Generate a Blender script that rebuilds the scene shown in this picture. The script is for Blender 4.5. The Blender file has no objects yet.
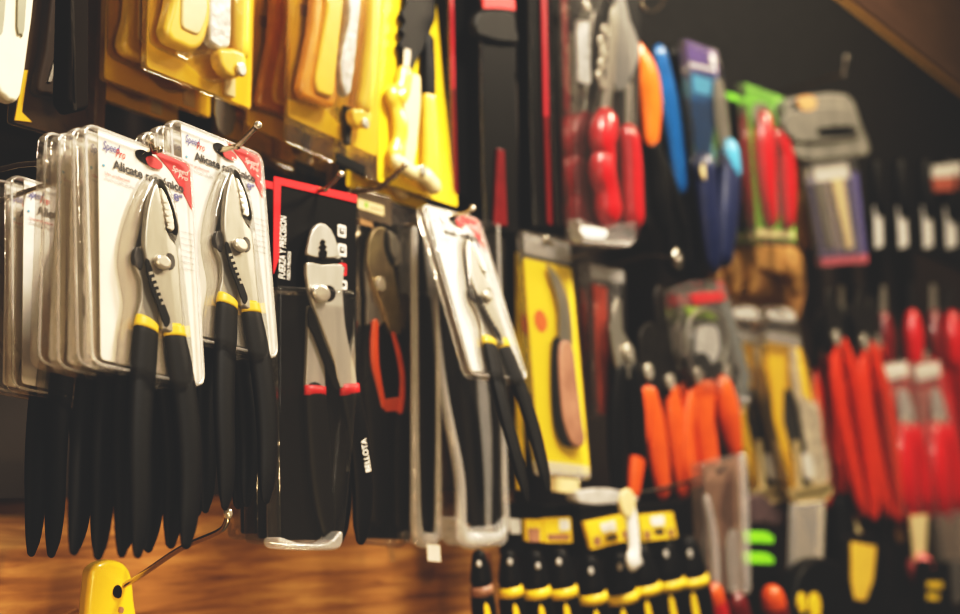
import bpy, bmesh, math, random
from mathutils import Vector, Matrix
random.seed(7)
scn = bpy.context.scene
COL = bpy.data.collections.new('store'); scn.collection.children.link(COL)
# ------------------------------------------------------------------ camera
FPX = 1333.0
CAM = Vector((0, 0, 1.4)); AZ = math.radians(36.0); PT = math.radians(7.4)
FW = Vector((math.cos(PT)*math.cos(AZ), math.cos(PT)*math.sin(AZ), math.sin(PT)))
RT = Vector((math.sin(AZ), -math.cos(AZ), 0)); UP = RT.cross(FW)
cd = bpy.data.cameras.new('camera'); cam = bpy.data.objects.new('camera', cd); COL.objects.link(cam)
cam.matrix_world = Matrix(((RT.x, UP.x, -FW.x, CAM.x), (RT.y, UP.y, -FW.y, CAM.y), (RT.z, UP.z, -FW.z, CAM.z), (0, 0, 0, 1)))
cd.sensor_width = 36; cd.lens = FPX*36/960; cd.clip_start = .02
cd.dof.use_dof = True; cd.dof.focus_distance = .93; cd.dof.aperture_fstop = 3.9
scn.camera = cam
WALL = .98
def ray(x, y): return FW + RT*((x-480)/FPX) + UP*((307-y)/FPX)
def at(x, y, Y):
    d = ray(x, y); return CAM + d*(Y/d.y)
def yfor(X, x, y):                      # the Y of the point with this X seen in that direction
    d = ray(x, y); return X*d.y/d.x

# ------------------------------------------------------------------ materials
MATS = {}
def mat(name, col, rough=.5, metal=0., bump=0., bscale=60., var=.12, coat=0., spec=.5, stretch=None, emit=0):
    if name in MATS: return MATS[name]
    m = bpy.data.materials.new(name); m.use_nodes = True; nt = m.node_tree; b = nt.nodes['Principled BSDF']
    b.inputs['Roughness'].default_value = rough; b.inputs['Metallic'].default_value = metal
    b.inputs['Coat Weight'].default_value = coat; b.inputs['Specular IOR Level'].default_value = spec
    tc = nt.nodes.new('ShaderNodeTexCoord'); mp = nt.nodes.new('ShaderNodeMapping')
    if stretch: mp.inputs['Scale'].default_value = stretch
    nt.links.new(tc.outputs['Object'], mp.inputs[0])
    n = nt.nodes.new('ShaderNodeTexNoise'); n.inputs['Scale'].default_value = bscale; n.inputs['Detail'].default_value = 5
    nt.links.new(mp.outputs[0], n.inputs['Vector'])
    r = nt.nodes.new('ShaderNodeValToRGB')
    r.color_ramp.elements[0].position = .3; r.color_ramp.elements[1].position = .72
    r.color_ramp.elements[0].color = tuple(c*(1-var) for c in col)+(1,); r.color_ramp.elements[1].color = tuple(min(1, c*(1+var*.5)) for c in col)+(1,)
    nt.links.new(n.outputs[0], r.inputs[0]); nt.links.new(r.outputs[0], b.inputs['Base Color'])
    if bump:
        bp = nt.nodes.new('ShaderNodeBump'); bp.inputs['Strength'].default_value = bump; bp.inputs['Distance'].default_value = .002
        nt.links.new(n.outputs[0], bp.inputs['Height']); nt.links.new(bp.outputs[0], b.inputs['Normal'])
    MATS[name] = m; return m
def clear_mat(name, haze=.012, edge=.35, tint=(1, .97, .92), rough=.07, wob=.25):
    m = bpy.data.materials.new(name); m.use_nodes = True; nt = m.node_tree; nt.nodes.clear()
    N = nt.nodes.new; L = nt.links.new
    out = N('ShaderNodeOutputMaterial'); tr = N('ShaderNodeBsdfTransparent'); gl = N('ShaderNodeBsdfGlossy'); df = N('ShaderNodeBsdfDiffuse')
    tr.inputs[0].default_value = (.995, .993, .99, 1)
    gl.inputs['Roughness'].default_value = rough; gl.inputs['Color'].default_value = tint+(1,); df.inputs['Color'].default_value = tuple(c*.8 for c in tint)+(1,)
    lw = N('ShaderNodeLayerWeight'); lw.inputs[0].default_value = .35
    nz = N('ShaderNodeTexNoise'); nz.inputs['Scale'].default_value = 45; tc = N('ShaderNodeTexCoord'); L(tc.outputs['Object'], nz.inputs['Vector'])
    bp = N('ShaderNodeBump'); bp.inputs['Strength'].default_value = wob; bp.inputs['Distance'].default_value = .004; L(nz.outputs[0], bp.inputs['Height'])
    L(bp.outputs[0], gl.inputs['Normal']); L(bp.outputs[0], lw.inputs['Normal'])
    m1 = N('ShaderNodeMapRange'); m1.inputs['To Min'].default_value = haze; m1.inputs['To Max'].default_value = edge; L(lw.outputs['Facing'], m1.inputs[0])
    pw = N('ShaderNodeMath'); pw.operation = 'POWER'; pw.inputs[1].default_value = 4.0; L(lw.outputs['Facing'], pw.inputs[0]); L(pw.outputs[0], m1.inputs[0])
    a = N('ShaderNodeMixShader'); L(m1.outputs[0], a.inputs[0]); L(tr.outputs[0], a.inputs[1]); L(df.outputs[0], a.inputs[2])
    b = N('ShaderNodeMixShader'); m2 = N('ShaderNodeMapRange'); m2.inputs['To Min'].default_value = .005; m2.inputs['To Max'].default_value = .5
    L(lw.outputs['Fresnel'], m2.inputs[0]); L(m2.outputs[0], b.inputs[0]); L(a.outputs[0], b.inputs[1]); L(gl.outputs[0], b.inputs[2])
    L(b.outputs[0], out.inputs[0]); MATS[name] = m; return m
WHITE = mat('white_card', (.88, .84, .76), .45, var=.04, bscale=12, coat=.1)
GREYC = mat('grey_card', (.42, .4, .36), .5, var=.1)
YEL = mat('yellow_card', (.93, .6, .015), .5, var=.06, bscale=10)
YEL2 = mat('bright_yellow_card', (.9, .66, .015), .45, var=.05, bscale=10)
YPL = mat('yellow_plastic', (.86, .58, .07), .3, var=.08, coat=.4)
YLAB = mat('yellow_label', (.85, .6, .03), .45, var=.08)
YBAND = mat('yellow_band', (.85, .6, .02), .4, var=.05)
CREAM = mat('cream_plastic', (.8, .66, .36), .3, var=.1, coat=.3)
BLACK = mat('black_rubber', (.0055, .005, .0045), .5, bump=.03, bscale=300, spec=.16)
BCARD = mat('black_card', (.006, .0055, .005), .5, var=.1, spec=.12)
DARK = mat('dark_steel', (.06, .055, .05), .4, metal=.8, var=.3)
REDE = mat('red_edge', (.34, .018, .028), .4)
RED = mat('red_print', (.62, .022, .028), .45, var=.06)
REDP = mat('red_plastic', (.5, .016, .022), .3, var=.1, coat=.4)
MARO = mat('maroon_plastic', (.16, .012, .014), .3, var=.2, coat=.4)
ORNG = mat('orange_plastic', (.72, .115, .018), .35, var=.12, coat=.3)
ORNR = mat('orange_red_plastic', (.6, .05, .015), .35, var=.15, coat=.2)
ORN2 = mat('bright_orange_plastic', (.85, .19, .02), .35, var=.1, coat=.3)
BLUE = mat('blue_plastic', (.012, .12, .32), .35, var=.15, coat=.3)
NAVY = mat('navy_plastic', (.012, .02, .07), .4, var=.2, coat=.2)
PURP = mat('purple_print', (.16, .09, .33), .45, var=.2)
CYAN = mat('light_blue_plastic', (.1, .4, .6), .4, var=.1)
GREEN = mat('green_print', (.2, .55, .04), .45, var=.1)
LIME = mat('lime_plastic', (.3, .8, .02), .4, var=.05)
BROWN = mat('brown_handle', (.36, .19, .12), .45, var=.3, bscale=40)
TAN = mat('tan_card', (.5, .3, .13), .55, var=.15)
STEEL = mat('brushed_steel', (.40, .37, .31), .38, metal=.7, bump=.12, bscale=90, var=.22, stretch=(1, 1, .15))
BSTEEL = mat('bright_steel', (.52, .49, .43), .42, metal=.45, bump=.12, bscale=90, var=.18, stretch=(1, 1, .15))
CHROME = mat('chrome', (.82, .76, .64), .22, metal=.7, var=.1)
WIRE = mat('zinc_wire', (.55, .47, .36), .25, metal=1, var=.2)
INK = mat('black_ink', (.03, .028, .03), .6, var=.02)
INKB = mat('blue_ink', (.12, .13, .3), .6, var=.02)
INKG = mat('grey_ink', (.35, .33, .32), .6, var=.02)
WINK = mat('white_ink', (.85, .82, .76), .5, var=.02)
SILV = mat('silver_foil', (.72, .7, .66), .3, metal=.2, bump=.6, bscale=120, var=.3)
CLEAR = clear_mat('clear_plastic')
CLEARD = clear_mat('smoky_plastic', haze=.01, edge=.22)
CLEARH = clear_mat('hazy_plastic', haze=.28, edge=.75, rough=.15, wob=.5)
BUB = clear_mat('bubble_plastic', haze=.012, edge=.3, rough=.08, wob=.12)

# ------------------------------------------------------------------ frames: a flat hanging thing has its own plane, parallel to the wall or turned a little
class Fr:
    def __init__(s, x, y, Y, ex=None, ey=None, ez=None, yaw=0, pitch=0):
        s.o = at(x, y, Y)
        R = Matrix.Rotation(math.radians(yaw), 3, 'Z') @ Matrix.Rotation(math.radians(pitch), 3, 'X')
        s.ex = ex or R @ Vector((1, 0, 0)); s.ey = ey or R @ Vector((0, 1, 0)); s.ez = ez or R @ Vector((0, 0, 1))
    def l(s, x, y, dy=0.):
        d = ray(x, y); t = ((s.o-CAM).dot(s.ey)+dy)/d.dot(s.ey); p = CAM+d*t-s.o
        return Vector((p.dot(s.ex), dy, p.dot(s.ez)))
    def mpp(s, x, y): return abs(s.l(x+1, y).x-s.l(x, y).x)
    def mat(s):
        a, b, c, o = s.ex, s.ey, s.ez, s.o
        return Matrix(((a.x, b.x, c.x, o.x), (a.y, b.y, c.y, o.y), (a.z, b.z, c.z, o.z), (0, 0, 0, 1)))
def quad_frame(q, Y, height=None, reg=.02):
    """frame of a flat rectangular card from its four corners: turn and tilt for which the corners are square"""
    def pts(a, b, Y):
        R = Matrix.Rotation(a, 3, 'Z') @ Matrix.Rotation(b, 3, 'X'); n = R @ Vector((0, 1, 0)); o = at(*q[0], Y)
        return n, [CAM+ray(*p)*((o-CAM).dot(n)/ray(*p).dot(n)) for p in q]
    def cost(a, b):
        n, P = pts(a, b, Y); c = reg*(a*a+b*b)
        for i in range(4):
            u = (P[(i+1) % 4]-P[i]).normalized(); v = (P[i-1]-P[i]).normalized(); c += u.dot(v)**2
        return c
    a0 = b0 = 0; st = math.radians(8)
    for _ in range(7):
        a0, b0 = min(((a0+i*st, b0+j*st) for i in range(-3, 4) for j in range(-3, 4) if abs(a0+i*st) < .7 and abs(b0+j*st) < .8), key=lambda t: cost(*t)); st *= .4
    n, P = pts(a0, b0, Y)
    if height:
        h = (P[3]-P[0]).length; Y *= height/h; n, P = pts(a0, b0, Y)
    ex = ((P[1]-P[0])+(P[2]-P[3])).normalized(); ez = ex.cross(n)
    f = Fr(*q[0], Y, ex, n, ez)
    f.h = (P[3]-P[0]).length; f.w = (P[1]-P[0]).length; f.Y = Y
    return f

# ------------------------------------------------------------------ objects
def thing(f, name, label, cat, group=None):
    o = bpy.data.objects.new(name, None); COL.objects.link(o); o.empty_display_size = .02
    o.matrix_world = f.mat(); o['label'] = label; o['category'] = cat
    if group: o['group'] = group
    return o
def link(name, me, m, parent, label=None):
    o = bpy.data.objects.new(name, me); COL.objects.link(o); me.materials.append(m)
    if parent: o.parent = parent
    if label: o['label'] = label
    return o
def smooth_closed(P, n=4):
    out = []; k = len(P)
    for i in range(k):
        p0, p1, p2, p3 = P[i-1], P[i], P[(i+1) % k], P[(i+2) % k]
        for j in range(n):
            t = j/n
            out.append(.5*((2*p1)+(p2-p0)*t+(2*p0-5*p1+4*p2-p3)*t*t+(3*p1-p0-3*p2+p3)*t**3))
    return out
def rounded(P, r, n=4):
    out = []; k = len(P)
    for i in range(k):
        a, b, c = P[i-1], P[i], P[(i+1) % k]; u = (a-b); v = (c-b)
        rr = min(r, u.length*.45, v.length*.45); s, e = b+u.normalized()*rr, b+v.normalized()*rr
        for j in range(n+1):
            t = j/n; out.append(s*(1-t)**2+b*2*t*(1-t)+e*t*t)
    return out
def slab_mesh(name, P, th, bevel, seg=3):
    bm = bmesh.new(); vs = [bm.verts.new(p) for p in P]; f = bm.faces.new(vs)
    r = bmesh.ops.extrude_face_region(bm, geom=[f])
    for v in [g for g in r['geom'] if isinstance(g, bmesh.types.BMVert)]: v.co.y += th
    bmesh.ops.recalc_face_normals(bm, faces=bm.faces)
    for f in bm.faces: f.smooth = True
    me = bpy.data.meshes.new(name); bm.to_mesh(me); bm.free(); return me
def slab(f, par, name, m, px, y0=0., th=.001, bevel=0., sm=0, rad=0., hole=None, label=None, seg=3):
    """traced outline standing at local depth y0 (front face), th thick"""
    P = [f.l(x, y, y0) for x, y in px]
    if sm: P = smooth_closed(P, sm)
    if rad: P = rounded(P, rad)
    o = link(name, slab_mesh(name, P, th, bevel), m, par, label)
    if bevel:
        b = o.modifiers.new('bevel', 'BEVEL'); b.width = bevel; b.segments = seg; b.limit_method = 'ANGLE'; b.angle_limit = math.radians(50); b.harden_normals = True
    else:
        for p in o.data.polygons: p.use_smooth = False
    return o
def sweep_mesh(name, C, R, D, nseg=14, plane_n=Vector((0, 1, 0)), caps=True):
    """C centres, R half widths across, D half depths along y"""
    bm = bmesh.new(); rings = []
    n = len(C)
    for i in range(n):
        t = (C[min(i+1, n-1)]-C[max(i-1, 0)]).normalized()
        s = t.cross(plane_n)
        s = s.normalized() if s.length > 1e-5 else Vector((1, 0, 0))
        q = s.cross(t).normalized()
        rings.append([bm.verts.new(C[i]+s*(R[i]*math.cos(a))+q*(D[i]*math.sin(a))) for a in [2*math.pi*k/nseg for k in range(nseg)]])
    for a, b in zip(rings, rings[1:]):
        for k in range(nseg): bm.faces.new((a[k], a[(k+1) % nseg], b[(k+1) % nseg], b[k]))
    bm.faces.new(rings[0][::-1]); bm.faces.new(rings[-1])
    bmesh.ops.recalc_face_normals(bm, faces=bm.faces)
    for f in bm.faces: f.smooth = True
    me = bpy.data.meshes.new(name); bm.to_mesh(me); bm.free(); return me
def catmull(P, n):
    if len(P) < 3: return P
    out = []
    Q = [P[0]*2-P[1]]+list(P)+[P[-1]*2-P[-2]]
    for i in range(1, len(Q)-2):
        p0, p1, p2, p3 = Q[i-1:i+3]
        for j in range(n):
            t = j/n; out.append(.5*((2*p1)+(p2-p0)*t+(2*p0-5*p1+4*p2-p3)*t*t+(3*p1-p0-3*p2+p3)*t**3))
    out.append(P[-1]); return out
def grip(f, par, name, m, path, y=0., depth=.6, n=5, round_end=True, label=None, dmax=None):
    """path = [(x, y, half width in px)...]; a swept handle of oval section"""
    V = [Vector((*f.l(x, yy, y)[:], w*f.mpp(x, yy))) for x, yy, w in path]
    V = catmull(V, n)
    C = [Vector(v[:3]) for v in V]; R = [max(v[3], .0003) for v in V]
    if round_end:
        for e in (0, -1):
            c, r = C[e], R[e]; d = (c-C[1 if e == 0 else -2]).normalized()
            ext = [(c+d*r*.5, r*.82), (c+d*r*.85, r*.45), (c+d*r*.95, r*.1)]
            for cc, rr in ext:
                if e == 0: C.insert(0, cc); R.insert(0, rr)
                else: C.append(cc); R.append(rr)
    D = [min(r*depth, dmax or 9) for r in R]
    return link(name, sweep_mesh(name, C, R, D), m, par, label)
def disc(f, par, name, m, x, y, r, y0, th=.003, bevel=.001, asp=1.0, label=None):
    c = f.l(x, y, y0); R = r*f.mpp(x, y)
    P = [c+Vector((R*math.cos(a), 0, R*asp*math.sin(a))) for a in [2*math.pi*k/24 for k in range(24)]]
    o = link(name, slab_mesh(name, P, th, bevel), m, par, label)
    b = o.modifiers.new('bevel', 'BEVEL'); b.width = bevel; b.segments = 4; b.limit_method = 'ANGLE'; b.harden_normals = True
    return o
def text_mesh(s, extrude=0, shear=0, bold=0):
    c = bpy.data.curves.new('t', 'FONT'); c.body = s; c.extrude = extrude; c.shear = shear; c.offset = bold; c.resolution_u = 3
    o = bpy.data.objects.new('t', c); COL.objects.link(o); bpy.context.view_layer.update()
    me = bpy.data.meshes.new_from_object(o.evaluated_get(bpy.context.evaluated_depsgraph_get()))
    bpy.data.objects.remove(o); bpy.data.curves.remove(c); me.materials.clear(); return me
def text(f, par, name, m, s, a, b, h, y0, shear=0, bold=.012, label=None):
    """letters along the baseline a -> b (image points on the card), h metres tall"""
    me = text_mesh(s, 0, shear, bold)
    xs = [v.co.x for v in me.vertices]; ys = [v.co.y for v in me.vertices]
    A = f.l(*a, y0); B = f.l(*b, y0); u = (B-A); L = u.length; u.normalize(); w = Vector((-u.z, 0, u.x))
    x0, x1, y1 = min(xs), max(xs), max(ys)
    for v in me.vertices:
        p = A+u*((v.co.x-x0)/(x1-x0)*L)+w*(v.co.y/y1*h); v.co = p
    me.name = name
    return link(name, me, m, par, label)
def wire(pts, r, name='hook', m=None, par=None, n=6, tip=None):
    C = catmull([Vector(p) for p in pts], n)
    bm_n = Vector((.3, .1, .95)).normalized()
    return link(name, sweep_mesh(name, C, [r]*len(C), [r]*len(C), 10, bm_n), m or WIRE, par)
def dup(root, off=(0, 0, 0), label=None, group=None, M=None, roll=0, skip=()):
    r = root.copy(); COL.objects.link(r)
    r.matrix_world = (M if M is not None else Matrix.Translation(Vector(off)) @ root.matrix_world)
    if roll: r.matrix_world = r.matrix_world @ Matrix.Rotation(math.radians(roll), 4, 'Y')
    if label: r['label'] = label
    if group: r['group'] = group
    for ch in root.children:
        if ch.name.split('.')[0] in skip: continue
        c = ch.copy(); COL.objects.link(c); c.parent = r
        for g in ch.children:
            d = g.copy(); COL.objects.link(d); d.parent = c
    return r
def struct(name, P0, P1, m):
    bm = bmesh.new(); bmesh.ops.create_cube(bm, size=1)
    a, b = Vector(P0), Vector(P1)
    for v in bm.verts: v.co = Vector((a[i]+(v.co[i]+.5)*(b[i]-a[i]) for i in range(3)))
    me = bpy.data.meshes.new(name); bm.to_mesh(me); bm.free()
    o = link(name, me, m, None); o['kind'] = 'structure'; return o

# ------------------------------------------------------------------ setting
def wood(name, c0, c1, c2, rough=.45):
    m = bpy.data.materials.new(name); m.use_nodes = True; nt = m.node_tree; b = nt.nodes['Principled BSDF']
    N = nt.nodes.new; L = nt.links.new
    tc = N('ShaderNodeTexCoord'); mp = N('ShaderNodeMapping'); mp.inputs['Scale'].default_value = (1.1, 1, 15); L(tc.outputs['Object'], mp.inputs[0])
    n = N('ShaderNodeTexNoise'); n.inputs['Scale'].default_value = 5; n.inputs['Detail'].default_value = 9; n.inputs['Roughness'].default_value = .66; n.inputs['Distortion'].default_value = .7; L(mp.outputs[0], n.inputs['Vector'])
    r = N('ShaderNodeValToRGB'); r.color_ramp.elements[0].position = .32; r.color_ramp.elements[0].color = c0+(1,); r.color_ramp.elements[1].position = .7; r.color_ramp.elements[1].color = c2+(1,)
    e = r.color_ramp.elements.new(.52); e.color = c1+(1,)
    L(n.outputs[0], r.inputs[0]); L(r.outputs[0], b.inputs['Base Color']); b.inputs['Roughness'].default_value = rough
    bp = N('ShaderNodeBump'); bp.inputs['Strength'].default_value = .2; bp.inputs['Distance'].default_value = .002; L(n.outputs[0], bp.inputs['Height']); L(bp.outputs[0], b.inputs['Normal'])
    return m
WOOD = wood('wood_wall', (.16, .06, .015), (.42, .2, .06), (.62, .36, .12))
WOODD = wood('dark_wood', (.05, .028, .016), (.075, .042, .024), (.1, .058, .033))
BPAN = mat('black_panel', (.010, .009, .008), .8, var=.3, spec=.2)
struct('wall_back', (-1.2, WALL, 0), (5.2, WALL+.02, 2.9), WOOD)
struct('trim_1', (-.2, WALL-.022, 2.385), (5.2, WALL-.001, 2.398), mat('gold_trim', (.55, .33, .1), .35, metal=.5))
SHADE = mat('wall_shade_brown', (.022, .013, .008), .7, var=.4, bscale=6)  # dark sheets over the wood stand in for shade and dark stock
struct('wall_middle_shade', (-1.2, WALL-.012, 1.385), (5.2, WALL-.001, 1.93), SHADE)
struct('wall_lower_shade', (1.42, WALL-.012, .9), (5.2, WALL-.001, 1.385), SHADE)
struct('wall_upper_panel', (-.2, WALL-.02, 1.93), (5.2, WALL-.001, 2.384), BPAN)
struct('wall_header', (-.2, WALL-.03, 2.399), (5.2, WALL-.001, 2.9), WOODD)
struct('floor', (-1.2, -1.6, -.02), (5.2, WALL+.02, 0), mat('floor_tile', (.12, .1, .08), .5))

# ------------------------------------------------------------------ hooks
HOOKS = []
def hook(hole, tip, Y, drop=.02, r=.0021, place='the wooden wall', label=None, pts=None, kink=.35):
    """rod leaving the wall, through the hole of its packs, bending up to a tip in front of them"""
    H = at(*hole, Y); X = H.x
    T = at(*tip, max(.3, min(yfor(X, *tip), Y-.008)))
    base = Vector((X, WALL-.002, H.z-drop))
    K = H+(Vector((X, T.y, H.z))-H)*kink
    o = bpy.data.objects.new('display_hook', None); COL.objects.link(o); o.location = base
    o['label'] = label or 'wire hook'; o['category'] = 'hook'; o['group'] = 'wire display hooks on the wall'
    P = [Vector(p)-base for p in ((X, WALL, base.z), (X, (WALL+Y)/2, (base.z+H.z)/2), H, K, T)]
    wire(P, r, 'rod', WIRE, o)
    c = T-base; d = (T-K).normalized()
    me = sweep_mesh('tip_bead', [c-d*r*1.3, c-d*r*.8, c, c+d*r*.9, c+d*r*1.3], [r*.5, r*1.25, r*1.5, r*1.2, r*.3], [r*.5, r*1.25, r*1.5, r*1.2, r*.3], 12, Vector((.3, .1, .95)).normalized())
    link('tip_bead', me, CHROME, o)
    me = sweep_mesh('base_plate', [Vector((0, .0, -.014)), Vector((0, 0, .014))], [.006]*2, [.002]*2, 8)
    link('base_plate', me, WIRE, o)
    return o

# ================================================================== MIDDLE ROW
# ---- white slip-joint plier packs
f1 = quad_frame([(98, 127), (191, 165), (204, 384), (101, 359)], .70)
H1 = f1.h
GRP_W = 'white carded slip joint pliers in clear packs'
def white_pack(f):
    t = thing(f, 'pliers_pack', 'white carded pliers pack with yellow banded black handles, frontmost of the left stack', 'pliers', GRP_W)
    out = [(83, 121), (192, 161), (206, 388), (90, 365)]
    slab(f, t, 'clamshell', CLEAR, out, -.002, .008, .0016, rad=.009)
    slab(f, t, 'card', WHITE, [(98, 127), (191, 165), (204, 384), (101, 359)], .0012, .0008, 0, rad=.003)
    # rim welt of the clamshell
    P = rounded([f.l(x, y, -.003) for x, y in [(85, 123), (191, 163), (204, 386), (92, 363)]], .009, 4)
    C = P+[P[0]]
    link('rim', sweep_mesh('rim', C, [.0011]*len(C), [.0011]*len(C), 6), CLEARH, t)
    y = -.0035
    slab(f, t, 'corner_flash', RED, [(152, 149), (190, 165), (192, 210), (180, 186), (170, 170)], .0006, .0004)
    slab(f, t, 'hang_hole', BCARD, [(136, 151), (144, 150), (160, 161), (161, 167), (154, 168), (139, 159)], .0002, .0006, sm=3)
    slab(f, t, 'hang_hole_print', RED, [(146, 158), (152, 156), (162, 163), (161, 169), (150, 166)], -.0006, .0004, sm=3)
    text(f, t, 'brand_script', INKB, 'Speed', (103, 149), (121, 154.5), 0.0066, .0004, shear=.4, bold=.015)
    text(f, t, 'brand_script', RED, 'Pro', (116, 156.5), (126, 159.5), 0.006, .0004, shear=.4, bold=.015)
    text(f, t, 'brand_script', WINK, 'Speed', (172, 170.5), (189, 176.5), 0.00448, .0002, shear=.4, bold=.0)
    text(f, t, 'brand_script', WINK, 'Pro', (178, 178), (188, 181.5), 0.00384, .0002, shear=.4, bold=.0)
    text(f, t, 'product_title', INK, 'Alicate mecánico', (113, 168), (184, 193), 0.00672, .0003, bold=.035)
    text(f, t, 'size_text', INKB, '8"', (174, 200), (183, 203), 0.00576, .0003, bold=.03)
    text(f, t, 'small_print', RED, 'Uso profesional', (105, 174), (130, 182.5), 0.00224, .0003, bold=.01)
    text(f, t, 'small_print', INKG, 'Acero forjado de alta', (105, 179), (134, 189), 0.00224, .0003, bold=.01)
    for i in range(7):
        text(f, t, 'small_print', INKG, ['calidad', 'dureza', 'medida', 'forjado', 'pulido', 'agarre', 'aislado'][i], (181, 232+i*6), (194, 235.5+i*6), 0.00141, .0004, bold=.0)
    disc(f, t, 'blue_dot', CYAN, 104, 165, 1.3, .0005, .0003, .0001)
    # bubble over the tool
    slab(f, t, 'bubble', BUB, [(158, 172), (172, 188), (180, 214), (184, 250), (190, 300), (196, 380), (176, 384), (160, 385), (146, 372), (128, 368), (129, 330), (134, 300), (128, 262), (130, 235), (138, 205), (148, 182)], -.0125, .013, .0055, sm=3, seg=4)
    # tool: rear lever, front lever, bolt, bands, grips
    slab(f, t, 'rear_lever', STEEL, [(160, 181), (166, 191), (172, 207), (177, 226), (175, 233), (167, 230), (150, 240), (139, 247), (134, 256), (136, 268), (141, 280), (141, 300), (137, 324), (157, 329), (160, 300), (168, 270), (168, 240), (160, 215)], -.0035, .004, .0013, sm=2)
    fl = slab(f, t, 'front_lever', STEEL, [(157, 181), (150, 198), (146, 220), (144.5, 245), (148, 264), (156, 288), (162, 310), (163, 329), (183, 334), (183, 310), (181, 285), (180, 262), (177, 246), (171, 238), (167, 228), (165, 213), (162, 198)], -.0075, .0048, .0019, sm=2)
    slab(f, fl, 'jaw_insert', CHROME, [(161, 187), (167, 197), (172, 211), (175, 228), (171, 230), (166, 218), (163, 202)], -.0082, .003, .0008, sm=2)
    for i in range(5):
        yy = 200+i*6.5
        slab(f, fl, 'jaw_tooth', STEEL, [(164+i*.9, yy), (168+i*.8, yy+.8), (168+i*.8, yy+3), (164+i*.9, yy+2.2)], -.0088, .001)
    slab(f, fl, 'cutter_gap', BCARD, [(146, 262), (149, 260), (156, 280), (163, 300), (170, 318), (169, 325), (165, 326), (158, 305), (150, 284)], -.0079, .001, 0, sm=2)
    for i in range(6):
        slab(f, fl, 'gear_notch', STEEL, [(149+i*2.4, 272+i*6), (153+i*2.4, 271+i*6), (153.5+i*2.4, 274+i*6), (149.5+i*2.4, 275+i*6)], -.0085, .001)
    slab(f, t, 'shoulder', DARK, [(137, 246), (142, 250), (144, 262), (142, 270), (137, 266), (134, 256)], -.0045, .004, .001, sm=2)
    disc(f, t, 'pivot_bolt', CHROME, 165, 261, 7.6, -.0125, .005, .0022, asp=.8)
    slab(f, t, 'pivot_slot', DARK, [(168, 253), (174, 256), (175, 266), (170, 270), (166, 262)], -.0081, .001, 0, sm=2)
    grip(f, t, 'grip_band', YBAND, [(147.5, 321, 11), (146.5, 325, 11.4), (146, 330, 11.6)], -.004, .45, 2, False)
    grip(f, t, 'grip_band', YBAND, [(173, 325, 10.2), (174, 331, 10.6), (175, 337, 10.8)], -.004, .45, 2, False)
    grip(f, t, 'grip', BLACK, [(146, 331, 11.6), (144, 360, 12.2), (141, 400, 12), (139.5, 450, 11.5), (140, 500, 10.5), (139, 535, 8), (137.5, 553, 4.5)], -.004, .42)
    grip(f, t, 'grip', BLACK, [(175, 338, 10.8), (179, 362, 12), (185, 400, 12.2), (189, 440, 12), (190, 480, 11), (188, 520, 9), (186, 543, 5)], -.004, .42)
    return t
wp = white_pack(f1)
for i in range(3):
    dup(wp, (-.001*i, .0125*(i+1), -.002*(i % 2)), ['white carded pliers pack just behind the front one of the left stack', 'third white carded pliers pack of the left stack, seen edge on', 'rearmost white carded pliers pack of the left stack, seen edge on'][i], roll=[.3, 1.6, 3.0][i])
# second stack
def place(root, p, Y, **k):
    off = at(*p, Y)-f1.o
    return dup(root, off, **k)
p2 = place(wp, (181, 122), .72, label='white carded pliers pack hanging on the second hook, beside the black carded pliers')
for i in range(2):
    dup(p2, (0, .0145*(i+1), -.002*(i+1)), ['white carded pliers pack second on the second hook', 'white carded pliers pack rearmost on the second hook'][i], roll=[.8, -.5][i])
# far left stack further back
p3 = place(wp, (24, 177), .84, label='white carded pliers pack in shade at the far left edge')
p3b = dup(p3, (0, .022, 0), 'rear white carded pliers pack in shade at the far left edge')
# the tipped one
f5 = quad_frame([(427, 205), (488, 224), (531, 378), (478, 371)], .75, height=H1)
p5 = dup(wp, M=f5.mat(), label='white carded pliers pack swung forward at its foot, above the clear tray')
hook((150, 152), (150, 139), .70, label='wire hook holding the leftmost front stack of white pliers packs')
hook((226, 149), (258, 125), .712, label='wire hook with raised tip above the second white pliers pack')
hook((316, 191), (341, 174), .74, label='wire hook with raised tip at the top of the black pliers card')
hook((366, 190), (405, 165), .77, label='wire hook with raised tip in front of the yellow shears card')
hook((462, 214), (473, 208), f5.Y-.01, label='wire hook holding the tipped white pliers pack')

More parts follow.
